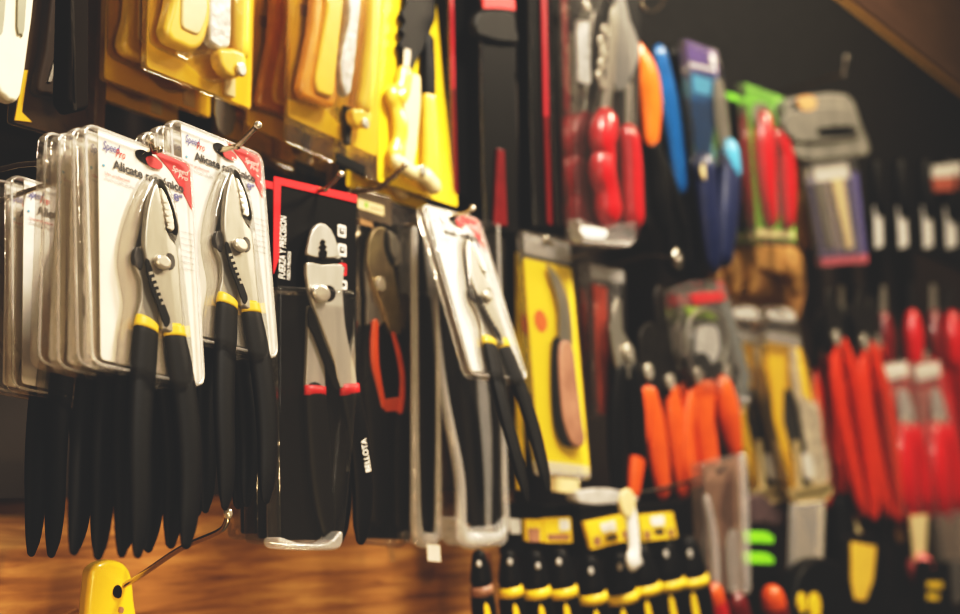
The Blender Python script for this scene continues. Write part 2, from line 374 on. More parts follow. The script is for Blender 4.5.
# ---- black carded pliers
f3 = quad_frame([(275, 177), (356, 195), (357, 545), (279, 545)], .74, reg=.3)
def black_pack(f):
    t = thing(f, 'pliers_pack', 'black pliers pack with red edge and big bare steel pliers, front of its stack', 'pliers', 'black carded pliers with red banded grips')
    slab(f, t, 'card', BCARD, [(275, 177), (356, 195), (356, 372), (340, 540), (281, 540), (278, 372)], .001, .0008, rad=.002)
    slab(f, t, 'card_border', RED, [(274, 176), (357, 195), (357, 203), (281, 185), (279, 258), (273.5, 275)], .0002, .0008, rad=.0015)
    slab(f, t, 'tray', CLEARD, [(279, 285), (358, 290), (358, 400), (350, 500), (345, 545), (330, 549), (300, 547), (280, 545), (278, 420)], -.016, .017, .005, rad=.006)
    slab(f, t, 'tray_foot', CLEARH, [(281, 537), (300, 543), (328, 543), (342, 530), (343, 543), (334, 550), (290, 549), (280, 545)], -.0175, .018, .003, sm=3)
    text(f, t, 'slogan', WINK, 'FUERZA Y PRECISION', (285, 279), (286.5, 217), .0068, .0002, bold=.012)
    text(f, t, 'slogan_small', WINK, 'FUERZA Y PRECISION', (290, 280), (291, 252), .0035, .0002, bold=.02)
    for i, yy in enumerate((224, 243, 262, 279)):
        x0 = 338+i*.3; hgt = 12 if i < 3 else 9
        pic = slab(f, t, 'pictogram', [WINK, WINK, RED, WINK][i], [(x0, yy), (x0+8, yy+2), (x0+8, yy+2+hgt), (x0, yy+hgt)], .0004, .0004, rad=.0012)
        slab(f, pic, 'pictogram_inner', BCARD, [(x0+1.6, yy+3), (x0+6.4, yy+4), (x0+6.4, yy+hgt-1), (x0+1.6, yy+hgt-2)], .0002, .0004, rad=.001)
        if i < 3: slab(f, pic, 'pictogram_mark', WINK, [(x0+2.8, yy+4+i), (x0+5.4, yy+5), (x0+4.6, yy+9)], .0, .0003)
    # pliers
    slab(f, t, 'rear_lever', BSTEEL, [(321, 223), (331, 229), (337, 243), (341, 258), (343, 262), (334, 263), (320, 262), (308, 258), (309, 244), (313, 230)], -.0055, .004, .0012, sm=2)
    slab(f, t, 'rear_shank', BSTEEL, [(309, 305), (318, 310), (324, 335), (326, 388), (306, 388), (308, 340)], -.004, .004, .001)
    slab(f, t, 'front_lever', BSTEEL, [(307, 262), (322, 264), (343, 264), (344, 280), (343.5, 293), (346, 325), (352, 355), (358, 386), (341, 388), (335, 362), (325, 334), (315, 308), (309, 288)], -.0085, .005, .0018, sm=2)
    slab(f, t, 'upper_jaw', BSTEEL, [(321, 223), (330, 228), (336, 242), (340, 256), (328, 258), (325, 256), (322, 258), (308, 255), (309, 244), (313, 230)], -.0095, .004, .0012, sm=2)
    slab(f, t, 'jaw_gap', BCARD, [(307, 256), (322, 259), (341, 258), (342, 263), (322, 264), (307, 261)], -.0088, .002)
    slab(f, t, 'pipe_teeth', BCARD, [(323, 239), (326, 242), (324.5, 244), (327, 247), (325, 249.5), (327.5, 252), (326, 258), (320, 258), (319.5, 252), (321.5, 249), (319.5, 247), (322, 244), (320.5, 242)], -.0105, .001)
    slab(f, t, 'pivot_slot', BCARD, [(326, 286), (333, 287), (336, 293), (333, 300), (326, 300)], -.0092, .001, sm=2)
    disc(f, t, 'pivot_bolt', CHROME, 323, 293, 9, -.014, .006, .0028, asp=.72)
    slab(f, t, 'spring', BCARD, [(310, 306), (316, 316), (326, 345), (338, 372), (341, 388), (334, 388), (324, 360), (314, 334), (309, 325)], -.0075, .002, .0008, sm=2)
    grip(f, t, 'grip_band', RED, [(315, 386, 10.5), (315, 396, 10.5)], -.004, .4, 1, False)
    grip(f, t, 'grip_band', RED, [(349, 384, 9.5), (350, 395, 9.7)], -.006, .4, 1, False)
    grip(f, t, 'grip', BLACK, [(315, 396, 10.5), (317, 430, 11), (320, 470, 11), (324, 505, 10), (328, 530, 7)], -.004, .42)
    g = grip(f, t, 'grip', BLACK, [(350, 395, 9.6), (356, 425, 10), (361, 460, 10), (363, 495, 9.5), (362, 525, 8), (361, 538, 5)], -.006, .42)
    tx = text(f, g, 'grip_lettering', WINK, 'BELLOTA', (371, 471), (366, 438), .0062, -.0125, bold=.02)
    return t
bp0 = black_pack(f3)
dup(bp0, (-.002, .02, .001), 'black pliers pack with red edge directly behind the front one', roll=.4, skip=('tray_foot',))
dup(bp0, (-.004, .041, .004), 'black pliers pack with red edge, rearmost of its stack', roll=-.4, skip=('tray_foot',))

# ---- orange inner grip pliers in clear pack
f = Fr(384, 195, .79)
t = thing(f, 'pliers_pack', 'dark steel pliers with orange lined grips in a clear pack with brown header', 'pliers')
slab(f, t, 'header_card', mat('brown_header', (.09, .06, .03), .5), [(357, 186), (391, 196), (392, 226), (358, 217)], .0, .001)
hb = slab(f, t, 'header_label', CREAM, [(358, 198), (384, 206), (384, 216), (358, 208)], -.0006, .0005)
slab(f, hb, 'label_print', GREEN, [(365, 202), (368, 203), (368, 208), (365, 207)], -.0009, .0003)
for k in range(3): slab(f, hb, 'label_print', BROWN, [(371+k*4, 206.5+k*1.1), (374+k*4, 207.3+k*1.1), (374+k*4, 209.3+k*1.1), (371+k*4, 208.5+k*1.1)], -.0009, .0003)
slab(f, t, 'lower_label', TAN, [(360, 218), (372, 222), (374, 228), (360, 224)], -.0006, .0005)
slab(f, t, 'clamshell', CLEARD, [(357, 186), (391, 196), (411, 215), (412, 540), (404, 548), (368, 544), (358, 500)], -.012, .014, .003, rad=.006)
slab(f, t, 'backing_card', BCARD, [(360, 222), (410, 226), (410, 540), (364, 538)], .002, .001)
slab(f, t, 'rear_lever', STEEL, [(389, 232), (397, 238), (400, 250), (402, 262), (396, 266), (392, 256), (386, 250), (390, 285), (385, 318), (378, 328), (368, 325), (368, 300), (366, 270), (370, 245)], -.004, .004, .001, sm=2)
slab(f, t, 'front_lever', mat('aged_steel', (.42, .34, .2), .35, metal=.8, bump=.2, var=.35), [(376, 228), (386, 228), (389, 240), (390, 256), (394, 268), (398, 290), (402, 315), (402, 334), (390, 332), (384, 310), (374, 285), (368, 262), (370, 240)], -.008, .005, .0015, sm=2)
disc(f, t, 'pivot_bolt', CHROME, 382, 284, 5, -.0115, .004, .0015)
slab(f, t, 'jaw_gap', BCARD, [(386, 229), (389, 238), (389, 248), (395, 262), (392, 266), (386, 254), (384, 240)], -.0085, .002, sm=2)
slab(f, t, 'jaw_tip', STEEL, [(388, 230), (397, 236), (401, 246), (401, 258), (396, 260), (391, 250), (391, 240)], -.008, .004, .001, sm=2)
grip(f, t, 'grip_lining', ORNG, [(375, 324, 3.5), (374, 345, 4), (375, 365, 4), (379, 385, 3.2), (383, 405, 3)], -.009, .5)
grip(f, t, 'grip_lining', ORNG, [(393, 334, 2), (398, 352, 2.6), (402, 375, 2.8), (402, 395, 3), (400, 410, 3)], -.009, .5)
slab(f, t, 'guard', ORNG, [(384, 399), (405, 396), (405, 411), (386, 412)], -.009, .004, .001)
grip(f, t, 'grip', BLACK, [(372, 330, 6), (369, 370, 8), (374, 410, 10), (377, 460, 10), (377, 515, 8)], -.003, .5)
grip(f, t, 'grip', BLACK, [(399, 335, 6), (406, 370, 8), (404, 410, 10), (402, 460, 10), (401, 520, 8)], -.003, .5)

# ---- clear trays edge-on, right of it
def tray(f, label, L, R, top, bot, Y=None, haze=CLEARH):
    t = thing(f, 'pliers_pack', label, 'pliers', 'clear trays of black handled pliers')
    xl0, xl1 = L; xr0, xr1 = R
    slab(f, t, 'tray', CLEARD, [(xl0, top), (xr0, top+10), (xr1, bot-5), (xr1-6, bot), (xl1+6, bot), (xl1, bot-8)], -.018, .02, .005, rad=.006)
    grip(f, t, 'tray_rim', haze, [(xl0, top+4, 2.6), ((xl0+xl1)/2, (top+bot)/2, 3.0), (xl1, bot-70, 3.6), (xl1+2, bot-12, 4.5), (xl1+14, bot-4, 5)], -.02, .8)
    grip(f, t, 'tray_rim', haze, [(xr0, top+14, 1.2), ((xr0+xr1)/2, (top+bot)/2, 1.6), (xr1-2, bot-60, 2.6), (xr1-3, bot-12, 3), (xl1+14, bot-4, 5)], -.02, .8)
    return t
f = Fr(415, 230, .785)
t = tray(f, 'clear tray of black handled pliers edge on, left of the tipped pack', (414, 415), (436, 440), 226, 545)
grip(f, t, 'grip', BLACK, [(424, 300, 6), (426, 380, 9), (428, 460, 9), (428, 520, 7)], -.01, .5)
slab(f, t, 'card', BCARD, [(416, 232), (437, 238), (439, 536), (418, 536)], .0, .001)
f = Fr(445, 230, .80)
t = tray(f, 'clear tray of black handled pliers with bright rounded rim below the tipped pack', (424, 459), (498, 506), 212, 545)
slab(f, t, 'card', BCARD, [(440, 290), (490, 300), (503, 520), (464, 524), (456, 480)], .0, .001)
grip(f, t, 'grip', BLACK, [(462, 370, 6), (470, 420, 8), (475, 480, 8), (478, 528, 6)], -.012, .5)
grip(f, t, 'grip', BLACK, [(488, 390, 4), (493, 430, 6), (497, 480, 6), (498, 528, 5)], -.012, .5)
slab(f, t, 'glare_fin', CLEARH, [(478, 372), (486, 374), (492, 430), (492, 520), (486, 522), (482, 450)], -.017, .003, .001, sm=2)  # hazy sliver imitates glare on the tray
slab(f, t, 'tray_foot', CLEARH, [(457, 516), (468, 528), (500, 526), (507, 514), (508, 540), (503, 546), (464, 546), (457, 540)], -.022, .02, .003, rad=.003)
# tags
f = Fr(433, 545, .76); slab(f, thing(f, 'price_tag', 'small white tag hanging under the clear tray', 'tag'), 'tag', WINK, [(427, 544), (440, 545), (441, 562), (428, 561)], 0, .0008)
f = Fr(392, 545, .8); slab(f, thing(f, 'price_tag', 'small dark cream tag under the orange lined pliers', 'tag'), 'tag', TAN, [(388, 546), (394, 547), (395, 562), (390, 562)], 0, .0008)

# ---- yellow carded grafting knife
f = quad_frame([(524, 234), (570, 245), (590, 477), (540, 470)], .80, reg=.3)
t = thing(f, 'knife_pack', 'yellow carded curved pruning knife with brown handle beside the tipped pack', 'knife')
slab(f, t, 'card', YEL2, [(524, 258), (571, 268), (590, 474), (540, 468)], .001, .001, rad=.003)
slab(f, t, 'clamshell', CLEAR, [(522, 229), (571, 239), (591, 476), (589, 480), (541, 474), (536, 440)], -.008, .01, .002, rad=.005)
slab(f, t, 'header', CLEARH, [(524, 232), (570, 243), (571, 264), (525, 253)], -.002, .002, .0008, rad=.003)  # hazy plate imitates glare on the clear top
disc(f, t, 'round_logo', mat('orange_print', (.75, .17, .03), .5), 541, 321, 6.5, .0004, .0004, .0001)
slab(f, t, 'blade', STEEL, [(547, 264), (556, 272), (565, 288), (571, 310), (573, 345), (561, 344), (560, 310), (555, 288)], -.006, .0025, .0008, sm=3)
slab(f, t, 'handle', BROWN, [(561, 344), (573, 345), (578, 380), (583, 420), (586, 440), (580, 448), (571, 440), (564, 415), (561, 380)], -.010, .008, .003, sm=3)
slab(f, t, 'handle_liner', BCARD, [(556, 340), (562, 342), (563, 380), (567, 415), (576, 444), (566, 444), (558, 425), (555, 385)], -.007, .006, .002, sm=3)
slab(f, t, 'foot', CLEARH, [(540, 460), (590, 466), (591, 478), (542, 474)], -.01, .01, .002, rad=.002)  # hazy slab imitates glare at the bottom of the pack
f = Fr(560, 480, .82); t = thing(f, 'price_tag', 'cream price strip below the yellow knife card', 'tag')
slab(f, t, 'tag', CREAM, [(549, 474), (579, 478), (580, 494), (550, 491)], 0, .001, rad=.001)
f = Fr(518, 240, .84); t = thing(f, 'knife_pack', 'yellow edged knife pack seen edge on behind the yellow carded knife', 'knife')
slab(f, t, 'card', YEL2, [(515, 252), (521, 254), (525, 490), (517, 490)], 0, .001)
slab(f, t, 'dark_handle', BCARD, [(503, 236), (515, 238), (517, 490), (506, 480)], -.006, .006, .002)
grip(f, t, 'tray_rim', CLEARD, [(503, 240, 2), (508, 400, 2), (510, 500, 3)], -.008)
hook((548, 244), (546, 238), .80, label='wire hook holding the yellow carded pruning knife')
wire([at(570, 258, .78), at(600, 250, .82), at(640, 240, .9), at(655, 228, .975)], .0016, 'loose_wire')
bpy.data.objects['loose_wire']['label'] = 'thin loose wire stretched behind the red handled tool'; bpy.data.objects['loose_wire']['category'] = 'wire'

# ---- garden tools to the right
def pliers(f, label, head, piv, legs, gm, name='pliers', cat='pliers', group=None, hm=None, pr=4):
    t = thing(f, name, label, cat, group)
    slab(f, t, 'rear_jaw', DARK, [(x+2, y+1) for x, y in head], -.001, .004, .001, sm=2)
    slab(f, t, 'front_jaw', hm or STEEL, head, -.006, .005, .0015, sm=2)
    disc(f, t, 'pivot_bolt', CHROME, piv[0], piv[1], pr, -.010, .004, .0015)
    for lg in legs: grip(f, t, 'grip', gm, lg, -.002, .5)
    return t
f = Fr(605, 270, .82)
t = thing(f, 'tool_pack', 'tall clear pack with a red card strip right of the brown handled knife', 'tool pack')
slab(f, t, 'clamshell', CLEAR, [(587, 262), (626, 270), (628, 400), (612, 420), (594, 416)], -.012, .014, .003, rad=.006)
slab(f, t, 'backing_card', mat('charcoal_card', (.05, .045, .04), .6), [(590, 268), (622, 274), (610, 414), (597, 412)], .003, .001)
slab(f, t, 'red_strip', mat('coral_print', (.6, .1, .05), .5), [(593, 284), (607, 287), (609, 414), (600, 414)], -.001, .001)
slab(f, t, 'header', CLEARH, [(590, 264), (624, 272), (624, 284), (591, 278)], -.003, .002, .001)  # hazy plate imitates glare at the top of the pack
pliers(Fr(622, 300, .80), 'pruning shears with pale curved blade and black grips beside the red strip pack', [(616, 300), (622, 303), (623, 330), (634, 348), (636, 372), (624, 380), (616, 362), (612, 330)], (630, 352),
       [[(620, 372, 6), (617, 410, 7), (617, 450, 7), (618, 488, 5)], [(632, 372, 6), (636, 410, 7), (638, 450, 7), (638, 470, 4)]], BLACK, 'pruning_shears', 'shears')
OG = 'orange handled pliers in the middle row'
pl = [((650, 322), [(641, 330), (652, 322), (658, 350), (662, 386), (650, 398), (642, 380), (640, 350)], (650, 372), [[(650, 396, 6), (655, 425, 7.5), (659, 460, 7.5), (663, 488, 6)], [(645, 392, 5), (641, 430, 6), (636, 470, 6), (634, 490, 5)]], ORNG, .80, 'leftmost orange handled pliers, beside the black gripped shears'),
      ((668, 300), [(655, 292), (664, 288), (672, 330), (678, 378), (684, 396), (672, 400), (662, 384), (658, 340)], (672, 382), [[(672, 394, 6), (675, 425, 7.5), (680, 460, 8), (683, 486, 6)], [(684, 392, 5), (690, 420, 6), (694, 450, 6), (697, 480, 4)]], ORNG, .81, 'orange handled tool with long dark blade, second of the orange row'),
      ((698, 350), [(690, 360), (704, 352), (712, 364), (714, 386), (702, 396), (690, 388)], (700, 376), [[(699, 390, 7), (703, 420, 8), (708, 455, 8), (710, 476, 6)], [(692, 392, 4), (688, 425, 5), (688, 460, 5), (690, 480, 4)]], ORNG, .80, 'short jawed orange handled pliers left of the clear pruner pouch')]
for (hx, hy), hd, pv, lg, gm, Y, lb in pl:
    pliers(Fr(hx, hy, Y), lb, hd, pv, lg, gm, group=OG, hm=DARK)
f = Fr(700, 285, .80)
t = thing(f, 'pruner_pouch', 'grey clear pouch with red label holding a hooked pruner with red grips', 'pruner')
slab(f, t, 'pouch', CLEAR, [(674, 290), (700, 280), (724, 279), (734, 305), (742, 335), (753, 372), (752, 400), (744, 415), (732, 418), (722, 395), (704, 392), (688, 370), (680, 330)], -.016, .018, .004, rad=.006)
slab(f, t, 'card', mat('slate_card', (.13, .13, .12), .5), [(676, 292), (724, 282), (735, 320), (750, 375), (748, 402), (734, 412), (722, 380), (690, 365)], .003, .001)
slab(f, t, 'red_label', RED, [(691, 294), (724, 291), (727, 300), (694, 305)], .0, .001, rad=.001)
slab(f, t, 'green_label', mat('leaf_green_print', (.35, .5, .08), .5), [(684, 306), (708, 308), (718, 320), (690, 318)], .0, .001)
C = [f.l(x, y, -.006) for x, y in ((720, 372), (727, 345), (722, 320), (706, 310), (691, 318), (687, 342), (692, 366), (706, 376))]
C = catmull(C, 4); link('hooked_blade', sweep_mesh('hooked_blade', C, [.0028]*len(C), [.002]*len(C), 10), STEEL, t)
slab(f, t, 'counter_blade', SILV, [(699, 330), (716, 326), (720, 350), (710, 368), (697, 360)], -.003, .002, .0005, sm=3)
slab(f, t, 'pivot_block', DARK, [(706, 363), (736, 366), (737, 384), (712, 388)], -.009, .006, .002, sm=2)
disc(f, t, 'pivot_bolt', CHROME, 729, 374, 4, -.012, .004, .0015)
grip(f, t, 'grip', ORNG, [(722, 390, 7), (728, 415, 8), (735, 448, 5)], -.008, .6)
grip(f, t, 'grip', ORNG, [(708, 388, 5), (705, 420, 6), (706, 450, 5)], -.004, .6)
hook((640, 258), (678, 259), .84, label='wire hook with a bright tip above the orange handled pliers', r=.0028)
# wire bar with dark rods under the orange grips
wire([at(628, 496, .80), at(668, 487, .79), at(702, 478, .79), at(722, 470, .78), at(724, 466, .78)], .0022, 'display_hook', DARK)
o = bpy.data.objects['display_hook'] if bpy.data.objects['display_hook'].type == 'MESH' else [q for q in bpy.data.objects if q.name.startswith('display_hook') and q.type == 'MESH'][0]
o['label'] = 'dark wire rod crossing below the orange pliers grips'; o['category'] = 'hook'

# ---- yellow clear pack
def yellow_pack(f, lb, grp=None):
    t = thing(f, 'tool_pack', lb, 'tool pack', grp)
    slab(f, t, 'card', YEL, [(767, 340), (800, 348), (812, 400), (816, 440), (806, 452), (802, 396), (784, 388), (783, 420), (802, 494), (794, 498), (774, 420)], .001, .001)
    slab(f, t, 'black_insert', BCARD, [(783, 388), (803, 396), (812, 450), (820, 486), (802, 494), (784, 430)], .002, .001)
    slab(f, t, 'clamshell', CLEAR, [(765, 310), (774, 305), (795, 309), (804, 350), (826, 420), (834, 488), (828, 500), (796, 505), (772, 400)], -.014, .016, .004, rad=.005)
    slab(f, t, 'header', CLEARH, [(767, 330), (799, 336), (801, 348), (768, 342)], -.01, .004, .001)  # hazy plate imitates glare across the pack top
    slab(f, t, 'hang_tab', SILV, [(770, 312), (786, 308), (794, 314), (795, 322), (772, 320)], -.004, .002, .001, sm=2)
    slab(f, t, 'steel_tool', mat('cream_highlight', (.8, .72, .55), .3, metal=.1, bump=.6, bscale=90, var=.45), [(792, 350), (798, 352), (803, 395), (818, 404), (824, 440), (830, 480), (814, 484), (806, 440), (800, 408), (794, 390)], -.008, .006, .002, sm=2)  # cream tone puts bright highlights into the steel's colour
    slab(f, t, 'highlight_bead', WINK, [(803, 455), (812, 456), (815, 476), (806, 478)], -.012, .003, .0012, sm=3)  # white bead stands in for a highlight on the pack
    slab(f, t, 'foot', CREAM, [(794, 490), (830, 482), (834, 490), (828, 500), (797, 505)], -.014, .012, .002, rad=.002)  # cream stands in for the bright highlight at the bottom
    slab(f, t, 'rail', CREAM, [(795, 440), (799, 440), (803, 492), (798, 494)], -.012, .003, .001)
    return t
yp = yellow_pack(Fr(780, 312, .82), 'yellow carded steel tool in a clear pack left of the red handled pliers')
dup(yp, (-.055, .035, .0), 'yellow carded steel tool in shade behind the front yellow pack')
hook((781, 314), (779, 309), .82, label='wire hook holding the yellow carded steel tool')
# ---- red pliers group at the right
RG = 'red handled pliers at the right of the middle row'
def redpl(x, y, Y, lb, gm=ORNG, s=1., lean=0., hm=None):
    X = lambda a, b: (x+a*s+lean*b*s/100, y+b*s)
    head = [X(-3, -60), X(3, -62), X(8, -30), X(9, -6), X(2, 6), X(-7, 0), X(-8, -30)]
    g = lambda pts: [(*X(a, b), w*s) for a, b, w in pts]
    return pliers(Fr(x, y-60*s, Y), lb, head, X(0, -14), [g([(-4, -8, 3.2), (-9, 30, 4.6), (-9, 80, 4.8), (-5, 140, 4.2), (-2, 158, 3)]), g([(4, -8, 3.2), (9, 30, 4.8), (11, 80, 4.8), (10, 140, 4.2), (8, 162, 3)])], gm, group=RG, hm=hm or DARK, pr=3)
spec = [(824, 366, .86, 'orange red handled pliers, leftmost of the right hand group', ORNR, .88, 6), (840, 352, .82, 'tall orange red pliers, second from the left of the right hand group', ORNR, 1, 16),
        (853, 362, .86, 'orange red pliers half hidden behind the tall pair', ORNR, .92, 10), (868, 356, .82, 'bright orange pliers in the middle of the right hand group', ORNR, .98, 14),
        (880, 356, .86, 'orange pliers tucked left of the white carded red pliers', ORNR, .96, 14), (928, 372, .86, 'deep red pliers behind the two carded red ones', REDP, .9, 12),
        (952, 350, .9, 'deep red handled pliers at the right edge of the picture', REDP, .9, 10)]
for x, y, Y, lb, gm, s, ln in spec: redpl(x, y, Y, lb, gm, s, ln)
def red_card_pack(f, dx, lb):
    q = lambda P: [(a+dx, b) for a, b in P]; g = lambda P: [(a+dx, b, w) for a, b, w in P]
    t = thing(f, 'pliers_pack', lb, 'pliers', 'red carded pliers at the right')
    slab(f, t, 'card', RED, q([(880, 366), (908, 362), (920, 440), (922, 475), (898, 480), (886, 420)]), .003, .001)
    slab(f, t, 'clamshell', CLEAR, q([(880, 364), (908, 360), (926, 440), (926, 510), (902, 516), (888, 440)]), -.012, .014, .003, rad=.005)
    slab(f, t, 'header', WINK, q([(882, 366), (906, 362), (908, 376), (885, 382)]), .0, .001)
    slab(f, t, 'jaws', SILV, q([(900, 392), (907, 390), (914, 410), (917, 430), (908, 440), (902, 424)]), -.006, .005, .0015, sm=2)
    disc(f, t, 'pivot_bolt', CHROME, 909+dx, 424, 3, -.01, .004, .0012)
    grip(f, t, 'grip', REDP, g([(903, 436, 5), (903, 465, 7), (906, 495, 7), (910, 514, 5)]), -.003, .6)
    grip(f, t, 'grip', REDP, g([(912, 436, 5), (918, 465, 6), (922, 495, 6), (924, 510, 4)]), -.003, .6)
    return t
red_card_pack(Fr(895, 365, .82), 0, 'red carded pliers pack with white header, left of the two')
red_card_pack(Fr(930, 365, .82), 33, 'red carded pliers pack with white header nearest the right edge')
# dark tools above them
def dark_tool(x, y, h, Y, lb, w=4, m=DARK, m2=BLACK, tip=None, name='hand_tool', grp='dark hand tools at the right'):
    f = Fr(x, y, Y); t = thing(f, name, lb, 'hand tool', grp)
    slab(f, t, 'blade', m, [(x-w*.5, y), (x+w*.5, y+1), (x+w, y+h*.5), (x-w*.6, y+h*.5)], -.003, .003, .001)
    grip(f, t, 'handle', m2, [(x, y+h*.48, w*.9), (x+1, y+h*.7, w*1.2), (x+2, y+h, w)], -.002, .7)
    return t
for i, (x, y, h, m2, lb) in enumerate([(842, 285, 70, BLACK, 'dark hand tool above the leftmost red pliers'), (862, 282, 76, BLACK, 'dark hand tool above the bright orange pliers'), (884, 285, 76, MARO, 'dark hand tool with maroon handle above the white header pack'),
                                       (912, 282, 78, REDP, 'hand tool with a bright red handle above the red card'), (934, 284, 76, MARO, 'maroon handled tool above the right red card'), (952, 286, 74, REDP, 'red handled tool high at the right edge')]):
    dark_tool(x, y, h, .86, lb, 4, DARK if i % 2 else STEEL, m2)

# ================================================================== UPPER ROW
# ---- yellow carded knife packs
fu = quad_frame([(152, -160), (255, -82), (250, 108), (147, 67)], .80, reg=.3)
def yellow_knife(f):
    t = thing(f, 'cutter_pack', 'yellow card with cream handled cutter under a clear bubble, front of the upper left stack', 'cutter', 'yellow carded cutters in the upper row')
    slab(f, t, 'card', YEL, [(152, -160), (255, -82), (250, 108), (147, 67)], .001, .0012, rad=.004)
    slab(f, t, 'clamshell', CLEAR, [(151, -161), (257, -82), (252, 110), (146, 68)], -.004, .006, .0015, rad=.005)
    slab(f, t, 'bubble', BUB, [(168, -120), (250, -70), (246, 76), (226, 82), (205, 60), (166, 42)], -.022, .022, .008, rad=.012, seg=4)
    hd = slab(f, t, 'handle', YPL, [(178, -110), (212, -90), (212, 20), (206, 44), (195, 52), (172, 42), (166, 30), (174, 0)], -.017, .014, .005, rad=.008)
    slab(f, hd, 'handle_inset', CREAM, [(184, -90), (208, -75), (208, 14), (200, 36), (182, 28)], -.019, .006, .002, rad=.006)
    slab(f, t, 'blade_roll', SILV, [(216, -80), (230, -70), (232, 30), (228, 48), (212, 44), (210, 20)], -.015, .009, .003, sm=2)
    grip(f, t, 'second_handle', YPL, [(243, -70, 6), (241, 0, 7), (240, 50, 7)], -.012, .8)
    kn = slab(f, t, 'knuckle', YPL, [(222, 48), (246, 52), (246, 72), (234, 78), (222, 66)], -.018, .012, .004, sm=2)
    disc(f, kn, 'screw', CHROME, 243, 69, 4.5, -.022, .004, .002)
    slab(f, t, 'hole_strip', CREAM, [(226, 72), (236, 75), (236, 98), (226, 94)], -.003, .003, .001)
    return t
yk = yellow_knife(fu)
dup(yk, (0, .05, .0), 'yellow carded cutter in shade, second of the upper left stack')
dup(yk, (0, .092, .0), 'yellow carded cutter in deep shade, rearmost of the upper left stack')
# dark steel tips below the front card
f = Fr(205, 90, .86)
t = thing(f, 'chisel', 'grey steel blade showing between the yellow card and the second white pack', 'tool')
slab(f, t, 'blade', STEEL, [(216, 96), (236, 102), (234, 130), (226, 136), (218, 128)], 0, .003, .001, sm=2)
slab(f, t, 'sleeve', BLACK, [(214, 40), (238, 48), (236, 104), (216, 98)], 0, .006, .002)
f = Fr(198, 80, .87); t = thing(f, 'chisel', 'black blade hanging left of the grey steel blade', 'tool')
slab(f, t, 'blade', BLACK, [(192, 60), (208, 66), (207, 118), (200, 122), (194, 114)], 0, .003, .001, sm=2)
# second yellow pack U2
fu2 = quad_frame([(294, -80), (384, -18), (376, 156), (289, 117)], .80, reg=.3)
def yellow_knife2(f):
    t = thing(f, 'cutter_pack', 'yellow card with yellow cutter, its shade coloured amber, hanging left of the yellow shears card', 'cutter', 'yellow carded cutters in the upper row')
    slab(f, t, 'card', YEL, [(294, -80), (384, -18), (376, 156), (289, 117)], .001, .0012, rad=.004)
    slab(f, t, 'clamshell', CLEAR, [(294, -81), (386, -18), (378, 180), (288, 140)], -.004, .006, .0015, rad=.005)
    slab(f, t, 'bubble', BUB, [(306, -60), (378, -10), (373, 120), (358, 126), (345, 108), (300, 96)], -.022, .022, .008, rad=.010, seg=4)
    hd = slab(f, t, 'handle', mat('yellow_plastic_shade', (.62, .27, .02), .3, var=.15, coat=.4), [(318, -40), (336, -30), (338, 100), (334, 108), (303, 97), (300, 88), (312, 30)], -.014, .010, .004, rad=.006)  # amber is the shaded left side of a yellow handle, put into colour
    slab(f, hd, 'handle_inset', YPL, [(326, -30), (346, -16), (338, 60), (334, 98), (318, 92), (316, 80), (328, 10)], -.018, .007, .003, rad=.006)  # yellow piece is the lit side of the same handle
    slab(f, t, 'blade_roll', SILV, [(350, -20), (362, -10), (358, 40), (352, 92), (344, 92), (342, 60), (350, 20)], -.015, .009, .003, sm=2)
    grip(f, t, 'second_handle', YPL, [(374, -10, 5), (371, 40, 6), (366, 90, 6.5), (363, 106, 6)], -.012, .8)
    kn = slab(f, t, 'knuckle', YPL, [(354, 108), (372, 112), (371, 124), (362, 128), (355, 122)], -.016, .010, .003, sm=2)
    disc(f, kn, 'screw', CHROME, 367, 123, 3.5, -.02, .004, .0018)
    slab(f, t, 'steel_pin', DARK, [(345, 105), (353, 108), (351, 145), (346, 143)], -.006, .004, .001)
    slab(f, t, 'text_block', BROWN, [(300, 3), (308, 6), (308, 18), (301, 15)], .0004, .0004)
    slab(f, t, 'barcode_strip', BCARD, [(336, 152), (366, 166), (365, 178), (336, 164)], .0004, .0004)
    return t
yk2 = yellow_knife2(fu2)
dup(yk2, (0, .05, 0), 'brown shaded yellow cutter card behind the amber shaded one')
dup(yk2, (0, .09, 0), 'rearmost shaded cutter card behind the amber shaded one')
f = Fr(318, 150, .88); t = thing(f, 'chisel', 'dark brass tool end under the amber shaded cutter', 'tool')
grip(f, t, 'shaft', DARK, [(326, 110, 4), (326, 168, 4)], 0, 1); grip(f, t, 'brass_ferrule', mat('brass', (.5, .3, .08), .3, metal=.9), [(322, 138, 6), (322, 154, 5)], -.01, 1)
grip(f, t, 'handle', BLACK, [(326, 165, 6), (325, 185, 6)], 0, 1)
# ---- yellow shears card U3
fs = quad_frame([(384, -60), (445, -30), (456, 206), (386, 178)], .83, reg=.3)
t = thing(fs, 'shears_pack', 'yellow card with black bladed shears and yellow scalloped handles hanging down', 'shears')
slab(fs, t, 'card', YEL2, [(380, -60), (440, -30), (458, 207), (378, 181)], .001, .0012, rad=.003)
slab(fs, t, 'blade', BLACK, [(407, -20), (438, -10), (436, 20), (426, 46), (417, 62), (412, 76), (403, 74), (402, 50), (399, 44), (404, 36), (400, 30), (405, 22), (401, 14), (406, 4)], -.008, .006, .002)
slab(fs, t, 'blade_strip', STEEL, [(405, 48), (411, 50), (409, 76), (403, 74)], -.010, .002, .0006)
grip(fs, t, 'handle', YPL, [(405, 74, 6.5), (401, 92, 7), (394, 98, 8.5), (396, 108, 5.5), (400, 125, 7), (399, 142, 6), (396, 155, 7.5), (395, 163, 6)], -.006, .6)
slab(fs, t, 'handle_web', CREAM, [(408, 80), (421, 76), (420, 120), (414, 168), (400, 162), (404, 120)], -.007, .004, .002, sm=2)
